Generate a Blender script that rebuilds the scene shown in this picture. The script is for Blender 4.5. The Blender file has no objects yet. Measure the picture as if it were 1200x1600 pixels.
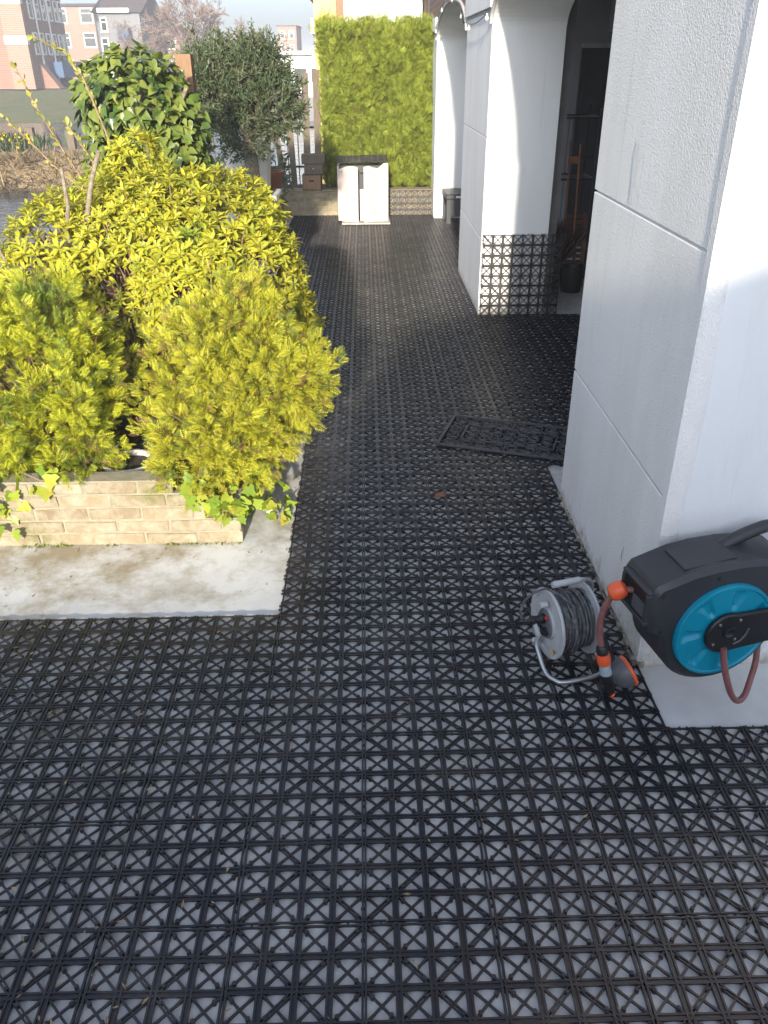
import bpy, math, random
import numpy as np
from mathutils import Vector, Matrix

random.seed(7)
rng = np.random.default_rng(7)
R = math.radians
scene = bpy.context.scene
COL = scene.collection

# ------------------------------------------------------------------ camera
cam_data = bpy.data.cameras.new("camera")
cam = bpy.data.objects.new("camera", cam_data)
COL.objects.link(cam)
CAM = Vector((0.0275, 0.0, 1.747))
PITCH, YAW, ROLL = 0.50706, 0.02022, -0.00585
cam.location = CAM
fwd = Vector((math.sin(YAW) * math.cos(PITCH), math.cos(YAW) * math.cos(PITCH), -math.sin(PITCH)))
right = Vector((math.cos(YAW), -math.sin(YAW), 0))
upv = right.cross(fwd)
m = Matrix((right, upv, -fwd)).transposed().to_4x4()
cam.rotation_euler = (m @ Matrix.Rotation(ROLL, 4, 'Z')).to_euler()
cam_data.sensor_fit = 'VERTICAL'
cam_data.sensor_height = 24.0
cam_data.lens = 24.0 * 1265.0 / 1600.0
cam_data.clip_start = 0.05
cam_data.clip_end = 3000
scene.camera = cam

# ------------------------------------------------------------------ sky, sun, exposure
SUN_EL, SUN_AZ = R(15.5), R(4.2)          # light travels towards +Y, a touch to +X
world = bpy.data.worlds.new("World")
scene.world = world
world.use_nodes = True
wn = world.node_tree.nodes
bg = wn["Background"]
sky = wn.new("ShaderNodeTexSky")
sky.sky_type = 'NISHITA'
sky.sun_disc = False
sky.sun_elevation = SUN_EL
sky.sun_rotation = math.pi + SUN_AZ
sky.air_density = 1.0
sky.dust_density = 3.0
sky.ozone_density = 6.0
hs = wn.new("ShaderNodeHueSaturation")          # thin veil of high cloud: a paler sky
hs.inputs["Saturation"].default_value = 0.52
world.node_tree.links.new(sky.outputs[0], hs.inputs["Color"])
world.node_tree.links.new(hs.outputs[0], bg.inputs[0])
bg.inputs[1].default_value = 0.15
sun_data = bpy.data.lights.new("sun", 'SUN')
sun_data.energy = 3.6
sun_data.angle = R(1.5)
sun_data.color = (1.0, 0.90, 0.74)
sun = bpy.data.objects.new("sun", sun_data)
COL.objects.link(sun)
sun_dir = Vector((math.sin(SUN_AZ) * math.cos(SUN_EL), math.cos(SUN_AZ) * math.cos(SUN_EL), -math.sin(SUN_EL)))
sun.rotation_euler = sun_dir.to_track_quat('-Z', 'Y').to_euler()
sun.location = (-2, -30, 12)
vs = scene.view_settings
vs.view_transform = 'Standard'
vs.look = 'None'
vs.exposure = 1.42
vs.gamma = 1.0
vs.use_curve_mapping = False
scene.cycles.use_denoising = True
scene.cycles.max_bounces = 8
scene.cycles.transparent_max_bounces = 8


# ------------------------------------------------------------------ materials
def nd(nt, t, **kw):
    n = nt.nodes.new(t)
    for k, v in kw.items():
        setattr(n, k, v)
    return n


def mixcol(nt, fac, a, b, mode='MIX'):
    n = nt.nodes.new("ShaderNodeMix")
    n.data_type = 'RGBA'
    n.blend_type = mode
    for sock, v in ((n.inputs[0], fac), (n.inputs[6], a), (n.inputs[7], b)):
        if hasattr(v, 'links') or hasattr(v, 'is_output'):
            nt.links.new(v, sock)
        elif isinstance(v, (int, float)):
            sock.default_value = v
        else:
            sock.default_value = (*v[:3], 1)
    return n.outputs[2]


def noise(nt, scale, detail=4, rough=0.55, coord=None, dist=0.0, stretch=None):
    t = nt.nodes.new("ShaderNodeTexNoise")
    t.inputs["Scale"].default_value = scale
    t.inputs["Detail"].default_value = detail
    t.inputs["Roughness"].default_value = rough
    t.inputs["Distortion"].default_value = dist
    if coord is not None:
        if stretch:
            mp = nt.nodes.new("ShaderNodeMapping")
            mp.inputs["Scale"].default_value = stretch
            nt.links.new(coord, mp.inputs[0])
            coord = mp.outputs[0]
        nt.links.new(coord, t.inputs["Vector"])
    return t.outputs["Fac"]


def ramp(nt, fac, a, b):
    r = nt.nodes.new("ShaderNodeMapRange")
    r.inputs["From Min"].default_value = a
    r.inputs["From Max"].default_value = b
    r.clamp = True
    nt.links.new(fac, r.inputs["Value"])
    return r.outputs[0]


def geopos(nt):
    return nt.nodes.new("ShaderNodeNewGeometry").outputs["Position"]


def new_mat(name):
    mt = bpy.data.materials.new(name)
    mt.use_nodes = True
    return mt, mt.node_tree, mt.node_tree.nodes["Principled BSDF"]


def bump(nt, bsdf, h, strength, dist):
    b = nt.nodes.new("ShaderNodeBump")
    b.inputs["Strength"].default_value = strength
    b.inputs["Distance"].default_value = dist
    nt.links.new(h, b.inputs["Height"])
    nt.links.new(b.outputs[0], bsdf.inputs["Normal"])


def simple(name, col, rough=0.6, col2=None, nscale=8, metal=0.0, bscale=None, bstr=0.3, bdist=0.004, spec=0.5, stretch=None,
           lo=0.35, hi=0.65):
    mt, nt, p = new_mat(name)
    pos = geopos(nt)
    p.inputs["Roughness"].default_value = rough
    p.inputs["Metallic"].default_value = metal
    p.inputs["Specular IOR Level"].default_value = spec
    if col2 is None:
        col2 = tuple(c * 0.75 for c in col)
    f = ramp(nt, noise(nt, nscale, 5, 0.6, pos, 0, stretch), lo, hi)
    nt.links.new(mixcol(nt, f, col, col2), p.inputs["Base Color"])
    if bscale:
        bump(nt, p, noise(nt, bscale, 5, 0.6, pos, 0, stretch), bstr, bdist)
    return mt


def leafmat(name, c1, c2, c3=None, trans=0.3, rough=0.5, patch=6.0, patch_lo=0.52, patch_hi=0.7):
    """two leaf colours by leaf, a third in patches; some light passes through"""
    mt = bpy.data.materials.new(name)
    mt.use_nodes = True
    nt = mt.node_tree
    nt.nodes.clear()
    g = nt.nodes.new("ShaderNodeNewGeometry")
    oi = nt.nodes.new("ShaderNodeObjectInfo")
    ad = nd(nt, "ShaderNodeMath", operation='ADD')
    nt.links.new(g.outputs["Random Per Island"], ad.inputs[0])
    nt.links.new(oi.outputs["Random"], ad.inputs[1])
    fr_ = nd(nt, "ShaderNodeMath", operation='FRACT')
    nt.links.new(ad.outputs[0], fr_.inputs[0])
    col = mixcol(nt, fr_.outputs[0], c1, c2)
    if c3 is not None:
        f = ramp(nt, noise(nt, patch, 3, 0.6, g.outputs["Position"]), patch_lo, patch_hi)
        col = mixcol(nt, f, col, c3)
    p = nt.nodes.new("ShaderNodeBsdfPrincipled")
    p.inputs["Roughness"].default_value = rough
    p.inputs["Specular IOR Level"].default_value = 0.35
    nt.links.new(col, p.inputs["Base Color"])
    t = nt.nodes.new("ShaderNodeBsdfTranslucent")
    nt.links.new(col, t.inputs["Color"])
    mx = nt.nodes.new("ShaderNodeMixShader")
    mx.inputs[0].default_value = trans
    nt.links.new(p.outputs[0], mx.inputs[1])
    nt.links.new(t.outputs[0], mx.inputs[2])
    o = nt.nodes.new("ShaderNodeOutputMaterial")
    nt.links.new(mx.outputs[0], o.inputs["Surface"])
    return mt


def make_floor_mat():
    mt, nt, p = new_mat("painted_concrete")
    pos = geopos(nt)
    base = mixcol(nt, ramp(nt, noise(nt, 2.6, 8, 0.68, pos), 0.38, 0.72), (0.64, 0.64, 0.62), (0.47, 0.472, 0.458))
    # brown-green grime near the planter and in blotches
    sep = nd(nt, "ShaderNodeSeparateXYZ")
    nt.links.new(pos, sep.inputs[0])
    n2 = noise(nt, 4.5, 9, 0.72, pos, 0.15)
    wedge = nd(nt, "ShaderNodeMath", operation='SUBTRACT')
    nt.links.new(ramp(nt, sep.outputs[0], -0.1, -0.9), wedge.inputs[0])
    wedge.inputs[1].default_value = 0.52
    sm = nd(nt, "ShaderNodeMath", operation='MULTIPLY_ADD')
    nt.links.new(wedge.outputs[0], sm.inputs[0])
    sm.inputs[1].default_value = 0.16
    nt.links.new(n2, sm.inputs[2])
    near = nd(nt, "ShaderNodeMath", operation='MULTIPLY_ADD')
    nt.links.new(ramp(nt, sep.outputs[1], 2.45, 2.95), near.inputs[0])
    near.inputs[1].default_value = 0.10
    nt.links.new(sm.outputs[0], near.inputs[2])
    grime = ramp(nt, near.outputs[0], 0.52, 0.74)
    c = mixcol(nt, grime, base, (0.30, 0.255, 0.175))
    # scattered scuffs and white paint flakes
    v = ramp(nt, noise(nt, 22, 6, 0.75, pos, 1.0), 0.66, 0.72)
    c = mixcol(nt, v, c, (0.62, 0.63, 0.62))
    d = ramp(nt, noise(nt, 60, 3, 0.7, pos), 0.70, 0.74)
    c = mixcol(nt, d, c, (0.12, 0.10, 0.08))
    nt.links.new(c, p.inputs["Base Color"])
    p.inputs["Roughness"].default_value = 0.62
    bump(nt, p, noise(nt, 45, 5, 0.7, pos), 0.25, 0.003)
    return mt


def make_stucco(name, col, col2, bdist=0.0032, bstr=1.0, scale=165):
    mt, nt, p = new_mat(name)
    pos = geopos(nt)
    f = ramp(nt, noise(nt, 3.0, 6, 0.65, pos, 0.3, (1, 1, 0.25)), 0.45, 0.8)
    c = mixcol(nt, f, col, col2)
    # splash dirt near the ground and faint run-off streaks
    sep = nd(nt, "ShaderNodeSeparateXYZ")
    nt.links.new(pos, sep.inputs[0])
    dz = nd(nt, "ShaderNodeMath", operation='MULTIPLY_ADD')
    nt.links.new(noise(nt, 16, 6, 0.7, pos), dz.inputs[0])
    dz.inputs[1].default_value = 0.30
    nt.links.new(sep.outputs[2], dz.inputs[2])
    c = mixcol(nt, ramp(nt, dz.outputs[0], 0.23, 0.12), c, (0.33, 0.30, 0.25))
    stv = ramp(nt, noise(nt, 5.0, 5, 0.6, pos, 0.2, (4, 4, 0.22)), 0.60, 0.78)
    sc = nd(nt, "ShaderNodeMath", operation='MULTIPLY')
    nt.links.new(stv, sc.inputs[0])
    sc.inputs[1].default_value = 0.45
    c = mixcol(nt, sc.outputs[0], c, (0.56, 0.54, 0.50))
    nt.links.new(c, p.inputs["Base Color"])
    p.inputs["Roughness"].default_value = 0.85
    p.inputs["Specular IOR Level"].default_value = 0.2
    v = nt.nodes.new("ShaderNodeTexVoronoi")
    v.inputs["Scale"].default_value = scale
    nt.links.new(pos, v.inputs["Vector"])
    a = nd(nt, "ShaderNodeMath", operation='MULTIPLY_ADD')
    nt.links.new(v.outputs["Distance"], a.inputs[0])
    a.inputs[1].default_value = 0.35
    nt.links.new(noise(nt, scale * 0.9, 3, 0.5, pos), a.inputs[2])
    bump(nt, p, a.outputs[0], bstr, bdist)
    return mt


def make_brickwall(name, c1, c2, mortar, scale=1.0, axis='YZ'):
    mt, nt, p = new_mat(name)
    pos = geopos(nt)
    sep = nd(nt, "ShaderNodeSeparateXYZ")
    nt.links.new(pos, sep.inputs[0])
    cmb = nd(nt, "ShaderNodeCombineXYZ")
    nt.links.new(sep.outputs['Y' if axis == 'YZ' else 'X'], cmb.inputs[0])
    nt.links.new(sep.outputs['Z'], cmb.inputs[1])
    b = nt.nodes.new("ShaderNodeTexBrick")
    b.inputs["Scale"].default_value = scale
    b.inputs["Color1"].default_value = (*c1, 1)
    b.inputs["Color2"].default_value = (*c2, 1)
    b.inputs["Mortar"].default_value = (*mortar, 1)
    b.inputs["Mortar Size"].default_value = 0.008
    b.inputs["Brick Width"].default_value = 0.22
    b.inputs["Row Height"].default_value = 0.062
    nt.links.new(cmb.outputs[0], b.inputs["Vector"])
    nt.links.new(b.outputs["Color"], p.inputs["Base Color"])
    p.inputs["Roughness"].default_value = 0.85
    bump(nt, p, b.outputs["Fac"], -0.4, 0.006)
    return mt


def make_water():
    mt, nt, p = new_mat("canal_water")
    pos = geopos(nt)
    p.inputs["Base Color"].default_value = (0.035, 0.045, 0.05, 1)
    p.inputs["Roughness"].default_value = 0.09
    p.inputs["IOR"].default_value = 1.33
    bump(nt, p, noise(nt, 1.6, 4, 0.6, pos, 0.4, (0.6, 1.6, 1)), 0.35, 0.12)
    return mt


M = {}
M['floor'] = make_floor_mat()
M['tile'] = simple("black_plastic", (0.011, 0.0105, 0.014), 0.48, (0.026, 0.024, 0.024), 5, bscale=500, bstr=0.08, bdist=0.001, spec=0.3)
M['stucco'] = make_stucco("white_stucco", (0.80, 0.785, 0.76), (0.68, 0.66, 0.62))
M['smooth_white'] = make_stucco("smooth_white_render", (0.74, 0.745, 0.74), (0.66, 0.66, 0.65), 0.0015, 0.4, 260)
M['crack_shadow'] = simple("crack_and_shadow_line", (0.40, 0.39, 0.38), 0.9, (0.3, 0.29, 0.28))  # stucco cracks, and the painted shadow line under the capitals
M['sealant'] = simple("dirty_base_seal", (0.42, 0.38, 0.32), 0.9, (0.10, 0.085, 0.06), 40)
M['house_brick'] = make_brickwall("red_brown_brick", (0.22, 0.10, 0.07), (0.16, 0.075, 0.055), (0.20, 0.17, 0.15))
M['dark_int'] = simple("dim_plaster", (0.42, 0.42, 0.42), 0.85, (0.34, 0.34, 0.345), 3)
M['dark_door'] = simple("dark_painted_door", (0.035, 0.037, 0.045), 0.5)
M['glass_dark'] = simple("dim_glass", (0.03, 0.035, 0.04), 0.12, (0.05, 0.055, 0.06), 2)
M['white_wood'] = simple("white_painted_wood", (0.55, 0.54, 0.52), 0.6)
M['soil'] = simple("dark_soil", (0.035, 0.026, 0.018), 0.95, (0.06, 0.045, 0.03), 25, bscale=60, bstr=0.9, bdist=0.02)


def make_brick_mat(name, c1, c2, c3):
    mt, nt, p = new_mat(name)
    pos = geopos(nt)
    oi = nt.nodes.new("ShaderNodeObjectInfo")
    c = mixcol(nt, oi.outputs["Random"], c1, c2)
    f = ramp(nt, noise(nt, 14, 6, 0.7, pos, 0.4), 0.42, 0.66)
    c = mixcol(nt, f, c, c3)
    g = ramp(nt, noise(nt, 5, 5, 0.65, pos), 0.58, 0.72)
    c = mixcol(nt, g, c, (0.15, 0.145, 0.055))
    nt.links.new(c, p.inputs["Base Color"])
    p.inputs["Roughness"].default_value = 0.9
    p.inputs["Specular IOR Level"].default_value = 0.2
    bump(nt, p, noise(nt, 70, 6, 0.7, pos), 0.6, 0.006)
    return mt


M['brick'] = make_brick_mat("weathered_yellow_brick", (0.275, 0.225, 0.145), (0.205, 0.155, 0.095), (0.34, 0.305, 0.225))
M['mortar'] = simple("old_mortar", (0.33, 0.29, 0.21), 0.95, (0.24, 0.22, 0.15), 18, bscale=90, bstr=0.7, bdist=0.005)
M['conifer'] = leafmat("golden_conifer_spray", (0.66, 0.60, 0.045), (0.33, 0.37, 0.035), (0.30, 0.20, 0.05), 0.28, 0.55, 9, 0.58, 0.80)
M['conifer_g'] = leafmat("yellow_green_conifer_spray", (0.68, 0.64, 0.035), (0.36, 0.43, 0.035), (0.12, 0.19, 0.025), 0.28, 0.55, 5, 0.5, 0.66)
M['euonymus'] = leafmat("golden_rosette_leaf", (0.58, 0.53, 0.045), (0.32, 0.35, 0.04), (0.20, 0.28, 0.035), 0.36, 0.42, 5, 0.56, 0.72)
M['ivy_leaf'] = leafmat("yellow_green_ivy_leaf", (0.40, 0.44, 0.05), (0.16, 0.27, 0.03), (0.42, 0.30, 0.05), 0.30, 0.35, 9, 0.55, 0.7)
M['ivy_dark'] = leafmat("glossy_green_ivy_leaf", (0.085, 0.14, 0.025), (0.22, 0.25, 0.055), (0.035, 0.075, 0.02), 0.18, 0.33, 5, 0.5, 0.65)
M['olive'] = leafmat("grey_green_olive_leaf", (0.085, 0.12, 0.05), (0.045, 0.075, 0.035), (0.14, 0.15, 0.08), 0.15, 0.45, 6)
M['hedge'] = leafmat("thuja_hedge_spray", (0.40, 0.44, 0.06), (0.19, 0.26, 0.035), (0.30, 0.27, 0.09), 0.22, 0.6, 4.5, 0.58, 0.8)
M['conifer_old'] = leafmat("olive_conifer_spray", (0.20, 0.24, 0.035), (0.11, 0.15, 0.025), None, 0.2, 0.6)
M['conifer_dead'] = leafmat("brown_conifer_spray", (0.26, 0.15, 0.06), (0.16, 0.095, 0.045), None, 0.15, 0.7)
M['bud'] = leafmat("spring_bud", (0.30, 0.34, 0.06), (0.40, 0.36, 0.10), None, 0.3)
M['bark'] = simple("grey_brown_bark", (0.16, 0.12, 0.085), 0.9, (0.28, 0.25, 0.18), 40, bscale=120, bstr=0.8, bdist=0.006)
M['twig'] = simple("red_brown_twig", (0.20, 0.125, 0.08), 0.85, (0.28, 0.19, 0.12), 30)
M['wood_grey'] = simple("weathered_board", (0.155, 0.12, 0.085), 0.85, (0.095, 0.075, 0.052), 16, bscale=60, bstr=0.5, bdist=0.004, stretch=(6, 6, 0.6))
M['wood_brown'] = simple("brown_board", (0.27, 0.16, 0.09), 0.8, (0.19, 0.11, 0.06), 16, bscale=60, bstr=0.5, bdist=0.004, stretch=(6, 6, 0.6))
M['wood_red'] = simple("oiled_red_wood", (0.17, 0.055, 0.035), 0.55, (0.11, 0.038, 0.028), 20)
M['orange_wood'] = simple("orange_lacquered_wood", (0.50, 0.19, 0.075), 0.5, (0.40, 0.14, 0.06), 20)
M['panel'] = simple("bleached_pink_panel", (0.62, 0.56, 0.50), 0.8, (0.52, 0.41, 0.37), 5, bscale=40, bstr=0.2, bdist=0.002, stretch=(2, 2, 0.7))
M['concrete'] = simple("pale_slab", (0.50, 0.48, 0.44), 0.85, (0.38, 0.36, 0.32), 9, bscale=80)
M['black_metal'] = simple("black_painted_metal", (0.015, 0.016, 0.018), 0.45)
M['galv'] = simple("galvanised_tube", (0.52, 0.53, 0.54), 0.38, (0.40, 0.41, 0.42), 60, metal=0.85)
M['grey_plastic'] = simple("light_grey_plastic", (0.46, 0.47, 0.48), 0.5, (0.38, 0.39, 0.40), 25, bscale=200, bstr=0.1, bdist=0.001)
M['cable'] = simple("dusty_rubber_cable", (0.055, 0.057, 0.062), 0.6, (0.19, 0.19, 0.195), 60, lo=0.45, hi=0.75)
M['black_plastic'] = simple("matt_black_plastic", (0.014, 0.014, 0.016), 0.45)
M['charcoal'] = simple("charcoal_housing", (0.024, 0.025, 0.029), 0.46, (0.032, 0.032, 0.036), 6, bscale=600, bstr=0.12, bdist=0.0008)
M['blue'] = simple("petrol_blue_plastic", (0.0, 0.24, 0.35), 0.32, (0.0, 0.21, 0.32), 5)
M['orange'] = simple("orange_plastic", (0.72, 0.105, 0.03), 0.4, (0.66, 0.09, 0.025), 20)
M['hose'] = simple("brown_pink_rubber_hose", (0.19, 0.068, 0.062), 0.5, (0.24, 0.10, 0.09), 60)
M['steel'] = simple("bright_screw", (0.75, 0.75, 0.76), 0.25, metal=1.0)
M['mid_grey'] = simple("grey_plastic", (0.12, 0.125, 0.135), 0.45)
M['pale_blue'] = simple("pale_blue_grey_plastic", (0.32, 0.42, 0.45), 0.45)
M['terracotta'] = simple("terracotta", (0.27, 0.10, 0.055), 0.85, (0.20, 0.075, 0.04), 14)
M['white_pot'] = simple("white_glazed_pot", (0.66, 0.65, 0.62), 0.5, (0.52, 0.50, 0.46), 9)
M['mat_rubber'] = simple("black_rubber_mat", (0.048, 0.048, 0.052), 0.55, (0.062, 0.062, 0.066), 30)
M['rattan'] = simple("charcoal_woven_plastic", (0.05, 0.05, 0.055), 0.6)
M['water'] = make_water()
M['grass'] = simple("rough_grass", (0.075, 0.10, 0.03), 0.95, (0.13, 0.12, 0.05), 1.2, bscale=9, bstr=0.8, bdist=0.1)
M['reed'] = simple("dry_reed", (0.34, 0.25, 0.14), 0.95, (0.24, 0.17, 0.09), 2.0, bscale=14, bstr=0.8, bdist=0.1)
M['road'] = simple("street_asphalt", (0.11, 0.11, 0.11), 0.9, (0.16, 0.155, 0.15), 1.2)
M['daffodil'] = leafmat("daffodil_yellow", (0.75, 0.55, 0.02), (0.65, 0.50, 0.02), None, 0.2)
M['reedblade'] = leafmat("dry_reed_blade", (0.40, 0.30, 0.17), (0.26, 0.19, 0.10), None, 0.2)
M['far_brick'] = make_brickwall("far_red_brick", (0.26, 0.125, 0.085), (0.21, 0.10, 0.07), (0.24, 0.20, 0.17), 0.6, 'XZ')
M['far_brick_side'] = make_brickwall('far_red_brick_side', (0.26, 0.125, 0.085), (0.21, 0.10, 0.07), (0.24, 0.20, 0.17), 0.6, 'YZ')
M['far_brick_pink'] = make_brickwall("far_pink_brick", (0.30, 0.155, 0.11), (0.25, 0.13, 0.095), (0.32, 0.26, 0.22), 0.6, 'XZ')
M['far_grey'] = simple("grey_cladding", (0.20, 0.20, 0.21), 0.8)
M['far_cream'] = simple("cream_band", (0.60, 0.55, 0.46), 0.8)
M['far_white'] = simple("white_far_paint", (0.76, 0.76, 0.74), 0.7)
M['far_yellow'] = simple("yellow_painted_wall", (0.68, 0.52, 0.20), 0.8, (0.60, 0.45, 0.17), 2)
M['far_blue'] = simple("blue_panel", (0.035, 0.09, 0.19), 0.6)
M['roof'] = simple("dark_roof", (0.10, 0.075, 0.07), 0.8)
M['sign_blue'] = simple("blue_sign", (0.01, 0.12, 0.42), 0.5)
M['far_twig'] = simple("bare_crown_twig", (0.17, 0.115, 0.095), 0.95, (0.22, 0.16, 0.13), 2)
M['far_shrub'] = leafmat("dark_evergreen_leaf", (0.04, 0.07, 0.03), (0.07, 0.10, 0.04), None, 0.1)
M['leaf_brown'] = leafmat("dry_fallen_leaf", (0.30, 0.13, 0.07), (0.24, 0.11, 0.06), None, 0.1)
M['dry_grass'] = leafmat('dry_grass', (0.13, 0.075, 0.06), (0.09, 0.06, 0.05), None, 0.1)
M['bulb'] = simple("clear_bulb", (0.75, 0.75, 0.72), 0.15)
M['label_white'] = simple("white_sticker", (0.75, 0.75, 0.74), 0.5)
M['red'] = simple("red_switch", (0.5, 0.03, 0.025), 0.4)
M['yellow_tag'] = simple("amber_sticker", (0.55, 0.42, 0.18), 0.5)


# ------------------------------------------------------------------ object helpers
def wloc(o):
    v = np.zeros(3)
    while o is not None:
        v += np.array(o.location)
        o = o.parent
    return v


def setp(o, label=None, cat=None, group=None, kind=None):
    if label: o['label'] = label
    if cat: o['category'] = cat
    if group: o['group'] = group
    if kind: o['kind'] = kind
    return o


def thing(name, loc, label, cat, group=None):
    o = bpy.data.objects.new(name, None)
    COL.objects.link(o)
    o.location = loc
    o.empty_display_size = 0.05
    return setp(o, label, cat, group)


def make_mesh(name, V, F, smooth=None):
    me = bpy.data.meshes.new(name)
    V = np.asarray(V, dtype=np.float64)
    if isinstance(F, np.ndarray) and F.ndim == 2:
        n, k = F.shape
        me.vertices.add(len(V))
        me.vertices.foreach_set("co", V.astype(np.float32).ravel())
        me.loops.add(n * k)
        me.loops.foreach_set("vertex_index", F.astype(np.int32).ravel())
        me.polygons.add(n)
        me.polygons.foreach_set("loop_start", np.arange(0, n * k, k, dtype=np.int32))
        me.update(calc_edges=True)
    else:
        me.from_pydata(V.tolist(), [], [tuple(f) for f in F])
        me.update()
    if smooth is not None:
        me.polygons.foreach_set("use_smooth", [True] * len(me.polygons))
        me.set_sharp_from_angle(angle=R(smooth))
    return me


def link(name, me, mat, parent=None, loc=(0, 0, 0)):
    o = bpy.data.objects.new(name, me)
    if mat is not None and len(me.materials) == 0:
        me.materials.append(M[mat] if isinstance(mat, str) else mat)
    COL.objects.link(o)
    o.location = loc
    if parent is not None:
        o.parent = parent
    return o


class MB:
    """collects simple solids in world space, then becomes one mesh object"""

    def __init__(self, frame=None):
        self.V, self.F, self.frame = [], [], frame

    def add(self, V, F):
        b = len(self.V)
        self.V += [tuple(map(float, v)) for v in V]
        self.F += [tuple(i + b for i in f) for f in F]
        return self

    def box(self, x0, x1, y0, y1, z0, z1, bev=0.0):
        if bev <= 0:
            V = [(x, y, z) for z in (z0, z1) for y in (y0, y1) for x in (x0, x1)]
            return self.add(V, [(0, 2, 3, 1), (4, 5, 7, 6), (0, 1, 5, 4), (2, 6, 7, 3), (0, 4, 6, 2), (1, 3, 7, 5)])
        c = np.array([(x0 + x1) / 2, (y0 + y1) / 2, (z0 + z1) / 2])
        h = np.array([(x1 - x0) / 2, (y1 - y0) / 2, (z1 - z0) / 2])
        b = min(bev, *(h * 0.9))
        pts, idx = [], {}
        for sx in (-1, 1):
            for sy in (-1, 1):
                for sz in (-1, 1):
                    s = np.array([sx, sy, sz])
                    for a in range(3):
                        q = h - b
                        q[a] = h[a]
                        idx[(sx, sy, sz, a)] = len(pts)
                        pts.append(c + s * q)
        F = []
        for a in range(3):
            o1, o2 = [i for i in range(3) if i != a]
            for s in (-1, 1):
                cs = []
                for (p, q) in ((-1, -1), (1, -1), (1, 1), (-1, 1)):
                    k = [0, 0, 0]; k[a] = s; k[o1] = p; k[o2] = q
                    cs.append(idx[(*k, a)])
                F.append(cs)
            # edges parallel to axis a
            for p in (-1, 1):
                for q in (-1, 1):
                    k0 = [0, 0, 0]; k0[a] = -1; k0[o1] = p; k0[o2] = q
                    k1 = list(k0); k1[a] = 1
                    F.append([idx[(*k0, o1)], idx[(*k1, o1)], idx[(*k1, o2)], idx[(*k0, o2)]])
        for sx in (-1, 1):
            for sy in (-1, 1):
                for sz in (-1, 1):
                    F.append([idx[(sx, sy, sz, a)] for a in range(3)])
        return self.add(pts, F)

    def prism(self, poly, depth0, depth1, inset=0.0, bev=0.0):
        """poly of 2-D points in the frame's (u, z); extruded along w from depth0 to depth1"""
        P = np.array(poly, float)
        n = len(P)
        cen = P.mean(0)
        if bev > 0:
            d = cen - P
            L = np.linalg.norm(d, axis=1, keepdims=True)
            Pin = P + d / L * bev
            rings = [(Pin, depth0), (P, depth0 + bev), (P, depth1 - bev), (Pin, depth1)]
        else:
            rings = [(P, depth0), (P, depth1)]
        V = []
        for ring, w in rings:
            V += [(a, w, b) for a, b in ring]
        F = []
        for k in range(len(rings) - 1):
            for i in range(n):
                j = (i + 1) % n
                F.append((k * n + i, k * n + j, (k + 1) * n + j, (k + 1) * n + i))
        F.append(tuple(range(n))[::-1])
        F.append(tuple((len(rings) - 1) * n + i for i in range(n)))
        return self.add(V, F)

    def tube(self, pts, r, n=8, caps=True, radii=None):
        pts = [Vector(p) for p in pts]
        V, F = [], []
        t = (pts[1] - pts[0]).normalized()
        ref = Vector((0, 0, 1)) if abs(t.z) < 0.9 else Vector((1, 0, 0))
        nrm = t.cross(ref).normalized()
        for i, p in enumerate(pts):
            if i == 0: tt = pts[1] - pts[0]
            elif i == len(pts) - 1: tt = pts[-1] - pts[-2]
            else: tt = (pts[i + 1] - pts[i - 1])
            tt = tt.normalized() if tt.length > 1e-9 else t
            nrm = (nrm - tt * nrm.dot(tt))
            nrm = nrm.normalized() if nrm.length > 1e-6 else tt.orthogonal().normalized()
            bn = tt.cross(nrm)
            rr = radii[i] if radii else r
            for k in range(n):
                a = 2 * math.pi * k / n
                V.append(p + (nrm * math.cos(a) + bn * math.sin(a)) * rr)
        for i in range(len(pts) - 1):
            for k in range(n):
                k2 = (k + 1) % n
                F.append((i * n + k, i * n + k2, (i + 1) * n + k2, (i + 1) * n + k))
        if caps:
            F.append(tuple(range(n))[::-1])
            F.append(tuple((len(pts) - 1) * n + k for k in range(n)))
        return self.add(V, F)

    def lathe(self, prof, origin, axis=(0, 0, 1), n=24, caps=True):
        """prof: list of (radius, height along axis)"""
        ax = Vector(axis).normalized()
        u = ax.orthogonal().normalized()
        if abs(ax.z) > 0.99: u = Vector((1, 0, 0))
        v = ax.cross(u)
        o = Vector(origin)
        V, F = [], []
        for r, h in prof:
            for k in range(n):
                a = 2 * math.pi * k / n
                V.append(o + ax * h + (u * math.cos(a) + v * math.sin(a)) * r)
        for i in range(len(prof) - 1):
            for k in range(n):
                k2 = (k + 1) % n
                F.append((i * n + k, i * n + k2, (i + 1) * n + k2, (i + 1) * n + k))
        if caps:
            F.append(tuple(range(n))[::-1])
            F.append(tuple((len(prof) - 1) * n + k for k in range(n)))
        return self.add(V, F)

    def build(self, name, mat, parent=None, smooth=None, **props):
        V = np.array(self.V)
        if self.frame is not None:          # frame: (origin, u, w, z)
            o, u, w, z = self.frame
            V = np.array(o) + V[:, :1] * np.array(u) + V[:, 1:2] * np.array(w) + V[:, 2:3] * np.array(z)
        if parent is None:                    # origin at the base centre
            c = V.mean(0); c[2] = V[:, 2].min()
            o_ = link(name, make_mesh(name, V - c, self.F, smooth), mat, None, c)
        else:
            o_ = link(name, make_mesh(name, V - wloc(parent), self.F, smooth), mat, parent)
        return setp(o_, **props)


def tri_obj(name, V, T, mat, parent=None, **props):
    off = wloc(parent) if parent is not None else np.zeros(3)
    return setp(link(name, make_mesh(name, V - off, T), mat, parent), **props)


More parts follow.
